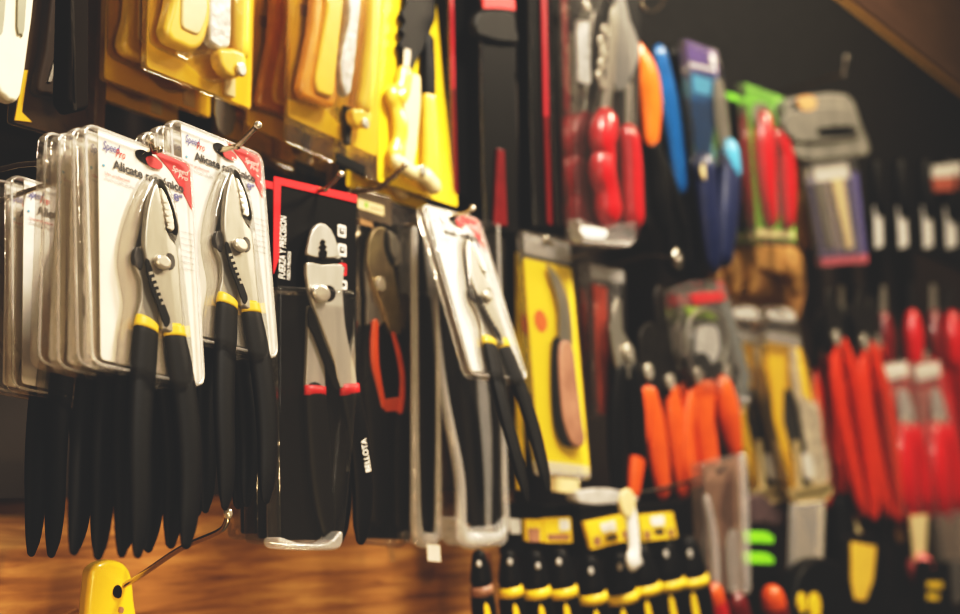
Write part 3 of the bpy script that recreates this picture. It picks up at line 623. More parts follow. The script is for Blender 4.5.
grip(fs, t, 'lever', BLACK, [(428, 40, 5), (428, 70, 6), (428, 96, 6)], -.005, .7)
grip(fs, t, 'handle', YPL, [(429, 97, 6), (430, 130, 7), (431, 160, 8), (431, 178, 8)], -.006, .6)
grip(fs, t, 'handle_foot', CREAM, [(397, 162, 6), (412, 172, 5), (424, 176, 6), (434, 186, 6)], -.010, .7)
disc(fs, t, 'screw', CHROME, 424, 170, 3.5, -.018, .004, .0015)
dup(t, (.0, .04, 0), 'yellow shears card hidden behind the front shears card')
hook((375, 188), (394, 176), .80, label='second wire hook below the amber shaded cutter card')

# ---- black and red knife cases
RK = 'black tool cases with red edges in the upper row'
def case(x0, x1, y1, Y, lb, strip=None, lean=8, red=MARO, top=-60, low=None, body=BCARD):
    f = Fr((x0+x1)/2, 0, Y); t = thing(f, 'saw_case', lb, 'case', RK)
    slab(f, t, 'sleeve', body, [(x0, top), (x1, top+8), (x1+lean, y1), (x0+lean, y1-6)], -.010, .02, .004, rad=.004)
    if strip:
        a, b, yb = strip
        slab(f, t, 'red_strip', REDE, [(a, top), (b, top+2), (b+lean*.5, yb), (a+lean*.5, yb-1)], -.013, .003, .001)
        slab(f, t, 'maroon_strip', red, [(a+lean*.5, yb), (b+lean*.5, yb+1), (b+lean, y1-6), (a+lean, y1-8)], -.0125, .003, .001)
    grip(f, t, 'seam', CLEARD, [(x0, top+10, .8), (x0+lean*.4, y1*.5, .8), (x0+lean, y1-6, 1)], -.012, 1)
    return t
case(447, 466, 200, .82, 'black case with thin dark red edge right beside the yellow shears card', (449, 453, 90), 6)
case(466, 478, 215, .84, 'narrow black case with red strip, second from the yellow shears card', (468, 474, 140), 4)
t = case(479, 514, 236, .80, 'wide black tool case with grey shoulder and red tag on top', None, 6)
f = Fr(497, 10, .79)
slab(Fr(496.5, 0, .80), t, 'shoulder', mat('grey_rubber', (.02, .019, .017), .6, spec=.2), [(478, 14), (492, 8), (512, 12), (518, 30), (518, 44), (478, 36)], -.016, .012, .004, sm=2)
slab(Fr(496.5, 0, .80), t, 'red_tag', RED, [(482, -6), (514, -2), (516, 10), (500, 8), (484, 8)], -.018, .002)
slab(Fr(496.5, 0, .80), t, 'maroon_inlay', MARO, [(498, 148), (505, 150), (508, 226), (494, 226)], -.0125, .004, .001)
f = Fr(521, 0, .82); t = thing(f, 'header_strip', 'narrow tan card edge between the wide black case and the next case', 'card')
slab(f, t, 'strip', mat('peach_card', (.5, .22, .12), .5), [(517, -40), (526, -38), (527, 50), (520, 56)], 0, .001); slab(f, t, 'lower_strip', MARO, [(520, 56), (525, 50), (527, 228), (524, 228)], 0, .001)
case(528, 547, 232, .80, 'black case with bright red strip right of the tan card edge', (541, 546, 118), 7)
case(549, 568, 232, .80, 'black case with red strip next to the red gripped pruner pack', (561, 566, 112), 9, low=1)
# ---- red handled pruner in studded pack U5
f = Fr(600, 0, .78)
t = thing(f, 'pruner_pack', 'red gripped pruner in a glossy clear pack with silver studs', 'pruner')
slab(f, t, 'card', BCARD, [(574, -30), (640, -10), (640, 225), (580, 232)], .003, .001)
slab(f, t, 'clamshell', CLEAR, [(572, -40), (616, -30), (636, 40), (642, 235), (632, 247), (582, 243), (578, 215)], -.02, .022, .006, rad=.006)
slab(f, t, 'grey_flank', mat('mid_grey_plastic', (.2, .19, .17), .35, coat=.3), [(618, -20), (630, 20), (640, 45), (638, 62), (628, 84), (622, 90), (614, 80)], -.010, .004, .001, sm=2)
slab(f, t, 'foil_text_panel', SILV, [(577, 20), (589, 22), (591, 84), (579, 82)], .0, .002)
for (x, y) in ((606, 30), (603, 42), (605, 53), (603, 64), (601, 76), (604, 84), (588, 6)): disc(f, t, 'stud', CHROME, x, y, 3.2, -.014, .004, .0015)
slab(f, t, 'jaw', STEEL, [(612, 10), (618, 14), (616, 70), (612, 100), (606, 122), (600, 120), (606, 90)], -.012, .004, .001, sm=2)
slab(f, t, 'spring_plate', STEEL, [(626, 80), (632, 84), (632, 134), (626, 132)], -.008, .003, .001)
grip(f, t, 'grip', REDP, [(606, 124, 9), (602, 140, 10), (604, 155, 8.5), (602, 172, 10), (606, 190, 9), (608, 210, 10)], -.010, .6)
grip(f, t, 'grip', REDP, [(629, 138, 7.5), (631, 165, 8), (632, 195, 8), (633, 216, 8)], -.010, .6)
slab(f, t, 'grip_shine', mat('pink_white_shine', (.8, .5, .42), .3, coat=.5), [(611, 140), (615, 142), (615, 196), (610, 206), (608, 180)], -.019, .002, .0006, sm=2)  # pale strip painted as the shine on the red grip
slab(f, t, 'foot', CLEARH, [(578, 218), (600, 228), (636, 222), (636, 240), (630, 247), (584, 243)], -.02, .015, .003, rad=.003)  # hazy slab imitates glare along the clear bottom
slab(f, t, 'foot_label', WINK, [(582, 226), (606, 230), (604, 238), (584, 236)], -.021, .001, sm=2)
wire([at(646, -20, .8), at(640, 0, .8), at(650, 12, .8), at(662, 4, .82), at(668, -12, .85)], .0016, 'loose_wire')
o = [q for q in bpy.data.objects if q.name.startswith('loose_wire')][-1]; o['label'] = 'thin curled wire at the top beside the red gripped pruner'; o['category'] = 'wire'
# ---- orange / black long tool U6
f = Fr(640, 45, .80)
t = thing(f, 'loppers', 'orange topped tool with two black looped handles beside the red grips', 'loppers')
grip(f, t, 'orange_handle', ORN2, [(637, 54, 7), (645, 75, 10), (650, 105, 9), (651, 140, 6)], -.004, .5)
disc(f, t, 'rivet', CHROME, 655, 142, 3, -.01, .004, .0015)
grip(f, t, 'black_handle', BLACK, [(651, 142, 7), (658, 170, 8), (661, 200, 8), (664, 222, 6)], -.002, .5)
grip(f, t, 'black_handle', BLACK, [(655, 146, 4), (668, 175, 4), (678, 208, 4), (682, 222, 3)], -.002, .5)
grip(f, t, 'blade', DARK, [(630, 50, 4), (636, 90, 5), (640, 130, 5), (648, 222, 4)], .006, .4)
# ---- blue tools
f = Fr(668, 50, .82); t = thing(f, 'pruning_saw', 'dark blue handled saw just right of the orange loppers', 'saw', 'blue tools in the upper row')
grip(f, t, 'handle', BLUE, [(660, 56, 6), (668, 100, 8), (676, 150, 7), (680, 184, 6)], 0, .5); grip(f, t, 'guard', BLACK, [(672, 56, 5), (682, 110, 5), (690, 150, 5)], .004, .6)
f = Fr(700, 40, .80); t = thing(f, 'saw_pack', 'purple topped blue card with a silver blade in the upper row', 'saw', 'blue tools in the upper row')
slab(f, t, 'header', PURP, [(686, 40), (716, 52), (718, 76), (690, 70)], 0, .001, rad=.002)
slab(f, t, 'white_stripe', WINK, [(689, 62), (717, 69), (717, 72), (690, 66)], -.0006, .0006)
slab(f, t, 'card', BLUE, [(690, 71), (718, 77), (716, 120), (708, 165), (698, 166), (692, 110)], 0, .001, rad=.002)
slab(f, t, 'light_panel', CYAN, [(692, 74), (712, 80), (711, 96), (694, 92)], -.0006, .0006)
slab(f, t, 'blade', STEEL, [(716, 80), (723, 84), (728, 120), (732, 150), (724, 152), (716, 118)], -.006, .003, .001, sm=2)
slab(f, t, 'clamshell', CLEAR, [(686, 38), (718, 50), (728, 100), (734, 160), (700, 170), (690, 100)], -.012, .012, .003, rad=.004)
disc(f, t, 'hang_eye', WINK, 713, 60, 3, -.003, .001, .0003)
grip(f, t, 'handle', NAVY, [(704, 168, 8), (706, 200, 8), (710, 235, 8), (712, 262, 6)], -.002, .6)
grip(f, t, 'handle', NAVY, [(727, 150, 6), (728, 185, 8), (726, 220, 8), (724, 255, 6)], -.002, .6)
grip(f, t, 'light_blue_collar', CYAN, [(728, 152, 6.5), (730, 172, 6.5)], -.003, .7)
disc(f, t, 'rivet', CREAM, 706, 172, 4, -.012, .004, .0015)
for x, lb, mm in ((690, 'navy handled saw hanging left of the blue card', NAVY), (672, 'black handled tool under the dark blue saw', BLACK)):
    f = Fr(x, 150, .84); t = thing(f, 'pruning_saw', lb, 'saw', 'blue tools in the upper row')
    grip(f, t, 'handle', mm, [(x-2, 150, 6), (x, 200, 8), (x+4, 262, 7)], 0, .6); slab(f, t, 'blade', DARK, [(x-8, 60), (x, 62), (x+3, 152), (x-5, 150)], 0, .002, .0006)
disc(Fr(687, 259, .8), None, 'hook_cap', mat('bright_metal_tip', (.95, .9, .8), .2, metal=1), 679, 259, 5, -.004, .006, .002)  # cap of plain bright metal
o = [q for q in bpy.data.objects if q.name.startswith('hook_cap')][-1]; o.location = Fr(687, 259, .8).o; o['label'] = 'round bright metal hook cap under the blue saws'; o['category'] = 'hook cap'
# ---- green card
fg = quad_frame([(745, 83), (783, 97), (796, 241), (757, 237)], .80, reg=.3)
def green_pack(f, lb):
    t = thing(f, 'pliers_pack', lb, 'pliers', 'green carded pliers')
    slab(f, t, 'card', GREEN, [(745, 83), (783, 97), (796, 241), (757, 237)], .001, .001, rad=.003)
    slab(f, t, 'picture', mat('grey_print', (.3, .32, .25), .5), [(753, 112), (772, 118), (782, 160), (786, 215), (764, 213), (758, 160)], .0004, .0006, rad=.003)
    slab(f, t, 'clamshell', CLEAR, [(744, 82), (784, 96), (798, 243), (756, 239)], -.014, .015, .004, rad=.005)
    slab(f, t, 'jaws', STEEL, [(757, 102), (770, 106), (774, 126), (764, 130), (756, 122)], -.006, .005, .0015, sm=2)
    grip(f, t, 'grip', REDP, [(764, 122, 5), (764, 150, 6.5), (767, 190, 5.5), (771, 218, 4)], -.006, .6)
    grip(f, t, 'grip', REDP, [(777, 138, 4), (784, 155, 5.5), (787, 190, 5.5), (788, 220, 4)], -.006, .6)
    slab(f, t, 'foot_label', CREAM, [(758, 228), (794, 232), (795, 238), (758, 236)], -.001, .001)
    return t
gp = green_pack(fg, 'green card with red gripped pliers in the upper row')
dup(gp, (-.03, .045, -.004), 'green edged empty card behind the green pliers card', skip=('grip', 'jaws'))
f = Fr(739, 95, .83); t = thing(f, 'tool_pack', 'narrow black pack with green top left of the green card', 'tool pack')
slab(f, t, 'sleeve', BCARD, [(730, 96), (748, 102), (756, 232), (738, 226)], 0, .01, .002); slab(f, t, 'green_top', GREEN, [(728, 92), (748, 99), (748, 106), (729, 99)], -.001, .002)
f = Fr(800, 180, .84); t = thing(f, 'tool_pack', 'amber wooden handle right of the green card', 'tool pack')
grip(f, t, 'handle', TAN, [(796, 160, 5), (801, 200, 6), (805, 238, 5)], 0, .6); grip(f, t, 'ferrule', STEEL, [(794, 140, 3), (796, 160, 4)], 0, .8)
# ---- grey bag
f = Fr(820, 95, .80); t = thing(f, 'tool_pouch', 'grey folded cloth pouch hanging above the blue and cream pack', 'pouch')
GB = mat('grey_cloth', (.16, .15, .12), .7, bump=.5, bscale=25, var=.35)
slab(f, t, 'body', GB, [(784, 104), (800, 96), (848, 94), (860, 120), (871, 152), (850, 158), (800, 160), (790, 130)], -.012, .02, .006, sm=3)
slab(f, t, 'flap', GB, [(788, 112), (850, 106), (862, 130), (856, 138), (796, 142)], -.018, .01, .004, sm=3)
slab(f, t, 'slot', BCARD, [(820, 128), (852, 126), (855, 134), (824, 136)], -.0195, .002, sm=2)
slab(f, t, 'tan_patch', TAN, [(798, 97), (814, 96), (816, 108), (802, 110)], -.019, .002, .0008, sm=2)
# ---- blue and cream pack
f = Fr(840, 158, .80)
def blue_cream(f, lb, dx=0):
    t = thing(f, 'brush_pack', lb, 'pack', 'violet blue packs in the upper row'); q = lambda P: [(a+dx, b) for a, b in P]
    slab(f, t, 'card', mat('violet_print', (.07, .06, .22), .5), q([(806, 176), (858, 172), (868, 262), (822, 266)]), .001, .001, rad=.002)
    slab(f, t, 'header', WINK, q([(812, 160), (846, 156), (850, 178), (816, 182)]), .0, .001, rad=.001)
    slab(f, t, 'cream_blade', CREAM, q([(832, 180), (844, 178), (854, 248), (848, 250)]), -.004, .003, .001)
    slab(f, t, 'grey_blade', STEEL, q([(815, 184), (824, 182), (834, 246), (828, 248)]), -.004, .003, .001)
    slab(f, t, 'foot', mat('pink_print', (.5, .1, .14), .5), q([(822, 258), (868, 254), (868, 263), (823, 266)]), -.001, .001)
    slab(f, t, 'clamshell', CLEAR, q([(806, 160), (856, 155), (869, 262), (822, 267)]), -.01, .01, .003, rad=.004)
    return t
bc = blue_cream(f, 'violet blue pack with cream and grey blades under the grey pouch')
# ---- dim silver tools at far right
SG = 'dim silver bladed tools at the far right'
for i, (x, w, lb) in enumerate([(878, 6, 'dim silver blade tool, leftmost at the far right'), (902, 7, 'dim silver blade tool, second at the far right'), (927, 7, 'dim silver blade tool, third at the far right'), (950, 8, 'dim silver blade tool under the reddish card at the far right')]):
    f = Fr(x, 165, .84); t = thing(f, 'chisel', lb, 'chisel', SG)
    slab(f, t, 'card', BCARD, [(x-w-3, 165), (x+w, 163), (x+w+6, 252), (x-w+2, 254)], .003, .001)
    slab(f, t, 'blade', SILV, [(x-w*.6, 205), (x+w*.6, 203), (x+w*.9, 246), (x-w*.3, 249)], -.003, .003, .001)
    grip(f, t, 'handle', BLACK, [(x-2, 168, w*.5), (x, 205, w*.7)], -.002, .6)
f = Fr(948, 165, .82); t = thing(f, 'header_strip', 'reddish brown card strip above the silver blades', 'card')
slab(f, t, 'strip', mat('rust_print', (.28, .08, .05), .5), [(932, 178), (962, 176), (962, 190), (934, 192)], 0, .001); slab(f, t, 'upper_strip', GREYC, [(932, 166), (962, 162), (962, 176), (932, 178)], 0, .001)
hook((840, 75), (846, 57), .80, label='empty wire hook high above the grey pouch')
# items hidden between rows: amber bag
f = Fr(760, 250, .86); t = thing(f, 'glove_pack', 'mustard cloth gloves bundle below the green card', 'gloves')
MU = mat('mustard_cloth', (.5, .28, .09), .8, bump=.6, bscale=30, var=.4)
slab(f, t, 'cloth', MU, [(716, 262), (735, 246), (770, 244), (806, 250), (808, 264), (790, 276), (760, 270), (738, 284), (722, 282)], -.01, .02, .006, sm=3)
for i, x in enumerate((728, 744, 790)): grip(f, t, 'finger', MU, [(x, 262, 7), (x+4, 275, 6), (x+6, 288, 4)], -.012, .7)

f = Fr(770, 290, .93); t = thing(f, 'lit_wood_patch', 'tan shape added for the lit wood of the wall above the yellow carded tools', 'gloves')
LIT = mat('lit_wood_tan', (.5, .27, .1), .6, bump=.4, bscale=25, var=.3)  # added tan shape stands in for the lit wood wall showing here
slab(f, t, 'patch_body', LIT, [(734, 262), (760, 254), (800, 262), (806, 290), (798, 322), (778, 318), (760, 330), (742, 316), (730, 290)], -.01, .02, .006, sm=3)
grip(f, t, 'patch_lobe', LIT, [(736, 300, 8), (728, 318, 8), (730, 336, 6)], -.008, .6)
# ---- upper left white tool and shaded card
f = Fr(10, 0, .74)
t = thing(f, 'scraper_pack', 'cream white plastic scraper with grey slot at the top left corner', 'scraper')
slab(f, t, 'body', mat('ivory_plastic', (.78, .74, .6), .35, coat=.3, var=.04), [(-30, -80), (38, -60), (35, 0), (30, 40), (22, 94), (14, 102), (4, 96), (-4, 84), (-12, 40)], -.006, .012, .004, sm=2)
slab(f, t, 'slot', mat('sage_grey', (.3, .29, .22), .5), [(20, -50), (29, -50), (25, 30), (21, 34), (17, 26)], -.0075, .003, .001, sm=2)
slab(f, t, 'slot', mat('sage_grey', (.3, .29, .22), .5), [(-6, -50), (8, -50), (5, 20), (1, 36), (-8, 40)], -.0075, .003, .001, sm=2)
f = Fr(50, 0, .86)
t = thing(f, 'cutter_pack', 'yellow card browned as shade with dark handled knife behind the cream scraper', 'cutter')
slab(f, t, 'card', mat('yellow_card_shade', (.13, .065, .02), .55, var=.3, bscale=20), [(30, -80), (110, -30), (104, 148), (14, 122), (20, 100)], .001, .001, rad=.003)  # shade on the yellow card put into its colour; only the edge stays yellow
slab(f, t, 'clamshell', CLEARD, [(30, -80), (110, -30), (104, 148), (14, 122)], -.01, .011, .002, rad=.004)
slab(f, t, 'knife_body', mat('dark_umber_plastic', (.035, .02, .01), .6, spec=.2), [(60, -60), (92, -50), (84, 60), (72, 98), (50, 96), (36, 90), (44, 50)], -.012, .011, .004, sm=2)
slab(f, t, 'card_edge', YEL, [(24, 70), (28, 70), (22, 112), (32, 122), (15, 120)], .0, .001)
slab(f, t, 'highlight_line', STEEL, [(58, 48), (61, 48), (52, 82), (48, 82)], -.0135, .002, .0005)  # thin bright strip stands in for a highlight on the handle
f = Fr(90, 0, .80); t = thing(f, 'saw_case', 'plain black case between the yellow card browned as shade and the cutter stack', 'case', None)
slab(f, t, 'sleeve', mat('dark_umber_sleeve', (.012, .008, .005), .8, spec=.1), [(72, -60), (90, -54), (90, 108), (76, 112), (68, 100)], -.01, .02, .004, rad=.004); slab(f, t, 'seam', CLEARD, [(72, 0), (74, 0), (77, 110), (75, 110)], -.012, .002)
hook((6, 168), (45, 163), .80, drop=.0, label='wire hook of the far left shaded stack')

# ================================================================== LOWER ROW
# hook with yellow handled tool
X = at(226, 522, .70).x
pts = [(228, 514), (226, 523), (218, 532), (180, 549), (130, 582), (70, 614)]
W = [at(x, y, yfor(X, x, y)) for x, y in pts]; W.append(Vector((X, WALL, W[-1].z-.03)))
o = bpy.data.objects.new('display_hook', None); COL.objects.link(o); o.location = W[-1]
o['label'] = 'long bare wire hook rising from the wooden wall through the yellow handle'; o['category'] = 'hook'; o['group'] = 'wire display hooks on the wall'
wire([w-W[-1] for w in W], .0021, 'rod', WIRE, o, 5)
me = sweep_mesh('tip_bead', [W[0]-W[-1]+Vector((0, 0, z)) for z in (-.003, 0, .003, .004)], [.0024, .0033, .0028, .0008], [.0024, .0033, .0028, .0008], 12); link('tip_bead', me, CHROME, o)
link('base_plate', sweep_mesh('base_plate', [Vector((0, -.002, -.014)), Vector((0, -.002, .014))], [.006]*2, [.002]*2, 8), WIRE, o)
f = Fr(118, 591, yfor(X, 118, 591))
t = thing(f, 'putty_knife', 'bright yellow plastic handle with hanging hole on the lower left hook', 'tool')
YB = mat('vivid_yellow_plastic', (.85, .56, .01), .3, var=.03, coat=.5)
hb = slab(f, t, 'handle', YB, [(91, 640), (91, 580), (95, 567), (105, 561), (115, 560), (126, 564), (133, 575), (136, 600), (137, 640)], -.007, .014, .005, sm=3, seg=4)
slab(f, hb, 'hole_rim', BCARD, [(115, 588), (119, 585), (122, 590), (121, 597), (117, 598), (114, 594)], -.0085, .002, sm=3)
slab(f, hb, 'logo', BROWN, [(120, 607), (124, 608), (123, 613), (119, 612)], -.0078, .001, sm=2)

# screwdriver racks
SD = 'black screwdrivers with yellow collars in the lower row'
labs = ['half hidden screwdriver with brown sleeve at the left end of the row', 'first yellow collared screwdriver under the clear tray corner', 'second yellow collared screwdriver from the left', 'third yellow collared screwdriver, under the yellow label',
        'low hanging yellow collared screwdriver left of the tilted label', 'yellow collared screwdriver under the tilted yellow label', 'yellow collared screwdriver below the white strip', 'yellow collared screwdriver under the right label', 'last yellow collared screwdriver at the right end of the row']
for i, (x, y, w, r) in enumerate([(482, 590, 8, 0), (511, 591, 8.5, 0), (537, 592, 9.5, 0), (562, 591, 10.5, -1), (592, 597, 10, 0), (619, 596, 12, -2), (643, 588, 11, -3), (667, 583, 11, -3), (689, 580, 11, -3)]):
    w *= .84; f = Fr(x, y-60, .78+.01*(i % 2)); t = thing(f, 'screwdriver', labs[i], 'screwdriver', SD)
    grip(f, t, 'grip', BLACK, [(x-3, y-34, w*.62), (x-2, y-24, w*.78), (x-1, y-10, w*.95)], 0, 1)
    grip(f, t, 'collar', YBAND if i else BROWN, [(x-1, y-4.5, w), (x, y+4.5, w*1.05)], 0, 1, 1, False)
    grip(f, t, 'handle', BLACK, [(x, y+4, w*1.03), (x+3, y+30, w*1.1), (x+6, y+70, w)], 0, 1)
    slab(f, t, 'handle_stripe', YBAND, [(x+3, y+17), (x+7, y+16), (x+13, y+48), (x+7, y+48)], -(w*1.08)*f.mpp(x, y)-.0004, .002, .0005, sm=2)
    disc(f, t, 'rivet', SILV, x-2+2*(i%3), y-26-3*(i%2), 1.9, -(w*.8)*f.mpp(x, y)-.001, .003, .001)
def rack(f, lb, back, label_q, bits):
    t = thing(f, 'screwdriver_holder', lb, 'holder', 'black screwdriver holders with yellow labels')
    slab(f, t, 'holder', BCARD, back, .004, .012, .003, rad=.004)
    for q in label_q: lq = slab(f, t, 'label', YLAB, q, -.002, .005, .0005, rad=.001)
    for q, m in bits: slab(f, [c for c in t.children if c.name.startswith('label')][0] if 0 else lq, 'label_print', m, q, -.0028, .0007)
    return t
rack(Fr(540, 500, .80), 'left black screwdriver holder with two small yellow labels', [(508, 502), (576, 506), (577, 556), (508, 556)], [[(526, 519), (543, 519), (543, 542), (527, 542)], [(544, 518), (571, 517), (573, 543), (545, 543)]],
     [([(559, 519), (569, 519), (570, 530), (560, 531)], WINK), ([(548, 534), (570, 534), (570, 540), (548, 540)], BROWN), ([(528, 528), (540, 528), (540, 542), (529, 542)], BROWN)])
f = Fr(515, 515, .80); t = thing(f, 'price_tag', 'small greyish tag beside the two yellow labels', 'tag'); slab(f, t, 'tag', GREYC, [(509, 518), (521, 519), (521, 534), (511, 534)], -.004, .001)
rack(Fr(606, 505, .78), 'black screwdriver holder with the tilted yellow label', [(580, 506), (634, 502), (638, 556), (586, 560)], [[(585, 522), (626, 514), (632, 540), (592, 550)]],
     [([(600, 524), (615, 520), (617, 531), (603, 533)], WINK), ([(594, 537), (600, 536), (601, 545), (595, 546)], BROWN), ([(622, 531), (628, 530), (629, 538), (624, 539)], BROWN), ([(606, 536), (617, 534), (618, 539), (608, 541)], INK)])
rack(Fr(657, 505, .78), 'black screwdriver holder with the upright yellow label at the right', [(636, 504), (690, 500), (696, 552), (642, 556)], [[(639, 515), (673, 512), (678, 538), (643, 542)]],
     [([(650, 517), (664, 515), (665, 525), (652, 526)], WINK), ([(644, 531), (650, 530), (651, 539), (646, 540)], BROWN), ([(668, 529), (673, 528), (675, 536), (670, 537)], BROWN), ([(654, 529), (664, 528), (665, 534), (656, 535)], INK)])
f = Fr(630, 500, .765); t = thing(f, 'plastic_clip', 'white plastic strip hanging between the two big yellow labels', 'clip')
grip(f, t, 'strip', WINK, [(629, 504, 5), (632, 525, 5), (634, 548, 5), (633, 560, 6)], -.012, .4)
disc(f, t, 'cap', CREAM, 629, 503, 7, -.018, .006, .002)
f = Fr(600, 492, .80); t = thing(f, 'plastic_pack', 'pale crumpled plastic pack end above the tilted yellow label', 'pack')
slab(f, t, 'plastic', mat('pale_plastic', (.55, .52, .48), .4, bump=.5, var=.3), [(574, 494), (600, 488), (626, 492), (640, 500), (610, 505), (580, 503)], -.01, .01, .003, sm=3)
for x, lb in ((490, 'brown pack edge between the first two screwdrivers'), (518, 'dark brown pack edge between the second and third screwdrivers')):
    f = Fr(x, 550, .83); t = thing(f, 'pack_edge', lb, 'pack', None); slab(f, t, 'edge', mat('cinnamon_card', (.2, .08, .04), .5), [(x-4, 552), (x+1, 552), (x+5, 606), (x-1, 606)], 0, .004, .001)

# clear brown pack, lime tool etc.
f = Fr(725, 455, .78); t = thing(f, 'tool_pack', 'tall clear pack with brown card below the pruner pouch', 'tool pack')
slab(f, t, 'card', mat('umber_card', (.42, .25, .17), .5, var=.3), [(704, 466), (742, 456), (744, 588), (710, 592)], .002, .001)
slab(f, t, 'clamshell', CLEAR, [(702, 464), (745, 454), (748, 592), (708, 594)], -.015, .017, .004, rad=.004)
grip(f, t, 'rim', CLEARH, [(742, 458, 2.5), (744, 520, 3), (746, 588, 3)], -.014, .7)
grip(f, t, 'rim', CLEARH, [(706, 500, 2.5), (713, 540, 3), (716, 586, 3)], -.014, .7)
slab(f, t, 'glare_fin', CLEARH, [(728, 540), (738, 530), (740, 588), (730, 590)], -.014, .004, .001, sm=2)  # hazy sliver imitates glare on the clear pack
def stub(x, y, m, m2, lb, w=5.5):
    f = Fr(x, y, .77); t = thing(f, 'screwdriver', lb, 'screwdriver', None)
    grip(f, t, 'cap', m, [(x-2, y, w*.9), (x, y+10, w)], 0, 1); grip(f, t, 'handle', m2, [(x, y+10, w), (x+4, y+30, w*1.05), (x+8, y+60, w)], 0, 1)
stub(714, 592, ORNG, REDP, 'orange capped red handle below the clear brown pack')
stub(738, 602, MARO, MARO, 'maroon handle end between the two orange capped ones')
stub(774, 596, ORNG, MARO, 'orange capped handle below the lime striped tool')
f = Fr(760, 520, .80); t = thing(f, 'tape_measure', 'black tool with two lime green stripes right of the clear brown pack', 'tool')
slab(f, t, 'body', BLACK, [(744, 524), (776, 526), (782, 545), (780, 580), (744, 582)], -.006, .02, .006, rad=.008)
for y in (531, 552): slab(f, t, 'lime_stripe', LIME, [(744, y), (768, y+1), (775, y+6), (774, y+13), (744, y+12)], -.010, .006, .002, rad=.003)
f = Fr(765, 500, .84); t = thing(f, 'tool_bundle', 'dim grey and plum plastic bundle above the lime stripes', 'tool')
slab(f, t, 'bundle', mat('plum_grey', (.12, .08, .08), .45, bump=.5, var=.5), [(746, 500), (762, 494), (776, 506), (784, 512), (782, 526), (766, 524), (750, 522)], -.01, .015, .004, sm=3)
f = Fr(810, 505, .80); t = thing(f, 'tool_pack', 'small clear pack with yellow content hanging under the yellow carded tool', 'tool pack')
slab(f, t, 'card', mat('ochre_card', (.45, .33, .12), .5), [(796, 506), (824, 504), (822, 566), (794, 570)], .002, .001); slab(f, t, 'clamshell', CLEARH, [(796, 504), (826, 502), (824, 568), (794, 572)], -.01, .012, .003, rad=.004)
f = Fr(825, 560, .77); t = thing(f, 'tape_measure', 'round black tape measure with small yellow dots at the bottom', 'tape measure')
slab(f, t, 'case', BLACK, [(798, 640), (798, 590), (806, 568), (822, 558), (840, 562), (852, 580), (856, 640)], -.01, .03, .008, sm=3)
disc(f, t, 'yellow_dot', YBAND, 803, 603, 4, -.014, .004, .001); disc(f, t, 'yellow_dot', YBAND, 816, 607, 5.5, -.014, .004, .001)
f = Fr(865, 540, .78); t = thing(f, 'spirit_level', 'black cased tool with a tall yellow face near the bottom right', 'tool')
slab(f, t, 'case', BLACK, [(846, 536), (876, 532), (888, 556), (886, 614), (846, 630)], -.004, .02, .006, rad=.008); slab(f, t, 'yellow_face', YPL, [(854, 542), (877, 546), (874, 580), (866, 602), (854, 600)], -.010, .007, .002, rad=.004)
f = Fr(915, 515, .80); t = thing(f, 'brush', 'pale bristled brush with pink end hanging below the red carded pliers', 'brush')
slab(f, t, 'bristles', CREAM, [(912, 516), (928, 514), (926, 560), (916, 562)], 0, .006, .002, rad=.002, label='pale bristles'); grip(f, t, 'pink_end', mat('rose_plastic', (.6, .15, .15), .4), [(920, 566, 4.5), (920, 574, 4)], 0, 1)
f = Fr(936, 575, .78); t = thing(f, 'hand_tool', 'black tool with two short yellow bands near the bottom right corner', 'hand tool')
slab(f, t, 'body', BLACK, [(926, 560), (950, 562), (956, 640), (924, 640)], -.004, .02, .006, rad=.006)
for y in (582, 594): slab(f, t, 'yellow_band', YBAND, [(929, y), (943-(y-582)*.3, y), (943-(y-582)*.3, y+7), (929, y+6)], -.008, .005, .001)
f = Fr(895, 520, .84); t = thing(f, 'hand_tool', 'dim grey metal clamp below the red handles', 'hand tool')
slab(f, t, 'body', DARK, [(882, 524), (906, 520), (910, 560), (900, 614), (888, 614)], 0, .012, .003, rad=.004); disc(f, t, 'nut', TAN, 902, 532, 4, -.006, .006, .002)
f = Fr(950, 520, .80); t = thing(f, 'tool_pack', 'dusky clear pack at the lower right edge of the picture', 'tool pack')
slab(f, t, 'clamshell', CLEAR, [(936, 516), (966, 510), (968, 600), (946, 606)], -.01, .012, .003, rad=.004); slab(f, t, 'card', mat('dusky_card', (.28, .2, .14), .5, var=.4), [(938, 518), (966, 514), (966, 560), (946, 562)], .003, .001)
f = Fr(838, 520, .84); t = thing(f, 'hand_tool', 'cream tipped small tool between the yellow pack and the yellow faced tool', 'hand tool')
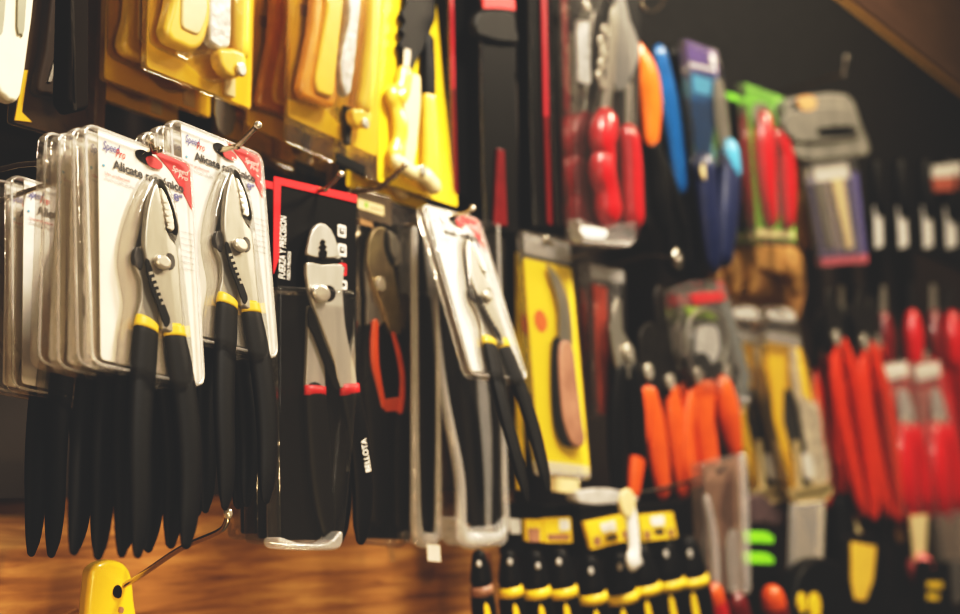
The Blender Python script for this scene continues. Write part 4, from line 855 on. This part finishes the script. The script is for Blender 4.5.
grip(f, t, 'tip', CREAM, [(850, 520, 3), (853, 536, 4)], 0, .8); grip(f, t, 'handle', BLACK, [(840, 505, 5), (842, 540, 7), (842, 570, 7)], .004, .8)

# ------------------------------------------------------------------ light
def area(name, loc, tgt, size, e, col, sy=None):
    l = bpy.data.lights.new(name, 'AREA'); l.energy = e; l.color = col; l.size = size
    if sy: l.shape = 'RECTANGLE'; l.size_y = sy
    o = bpy.data.objects.new(name, l); COL.objects.link(o); o.location = loc
    o.rotation_euler = (Vector(tgt)-Vector(loc)).to_track_quat('-Z', 'Y').to_euler(); return o
area('ceiling_lamp', (1.05, -.16, 2.9), (.8, .8, 1.5), .4, 60, (1, .9, .76))
area('ceiling_lamp', (2.6, -.12, 2.9), (2.0, .8, 1.5), .4, 33, (1, .84, .62))
area('wall_lamp', (.05, -.2, 1.43), (.8, .98, 1.3), .05, 5, (1, .74, .44))
sl = bpy.data.lights.new('wood_fill_spot', 'SPOT'); sl.energy = 13; sl.color = (1, .7, .36); sl.spot_size = math.radians(62); sl.spot_blend = .8; sl.shadow_soft_size = .02  # unseen spot added to brighten the lower wood
so = bpy.data.objects.new('wood_fill_spot', sl); COL.objects.link(so); so.location = (.55, .1, 1.0)
so.rotation_euler = (Vector((.95, .98, 1.27))-so.location).to_track_quat('-Z', 'Y').to_euler()
area('front_fill', (.45, -1.2, 2.1), (.9, .8, 1.5), .8, 5, (1, .93, .82))  # soft fill added to lift the card fronts
w = bpy.data.worlds.new('world'); scn.world = w; w.use_nodes = True
w.node_tree.nodes['Background'].inputs[0].default_value = (1, .8, .58, 1); w.node_tree.nodes['Background'].inputs[1].default_value = .1
scn.cycles.transparent_max_bounces = 48; scn.cycles.max_bounces = 8
scn.view_settings.view_transform = 'Standard'; scn.view_settings.look = 'None'; scn.view_settings.exposure = 0
vs = scn.view_settings; vs.use_curve_mapping = True
cm = vs.curve_mapping; c = cm.curves[3]
c.points[0].location = (0, .0165); c.points[1].location = (1, .97); c.points.new(.03, .027); c.points.new(.2, .19); c.points.new(.6, .68); cm.update()
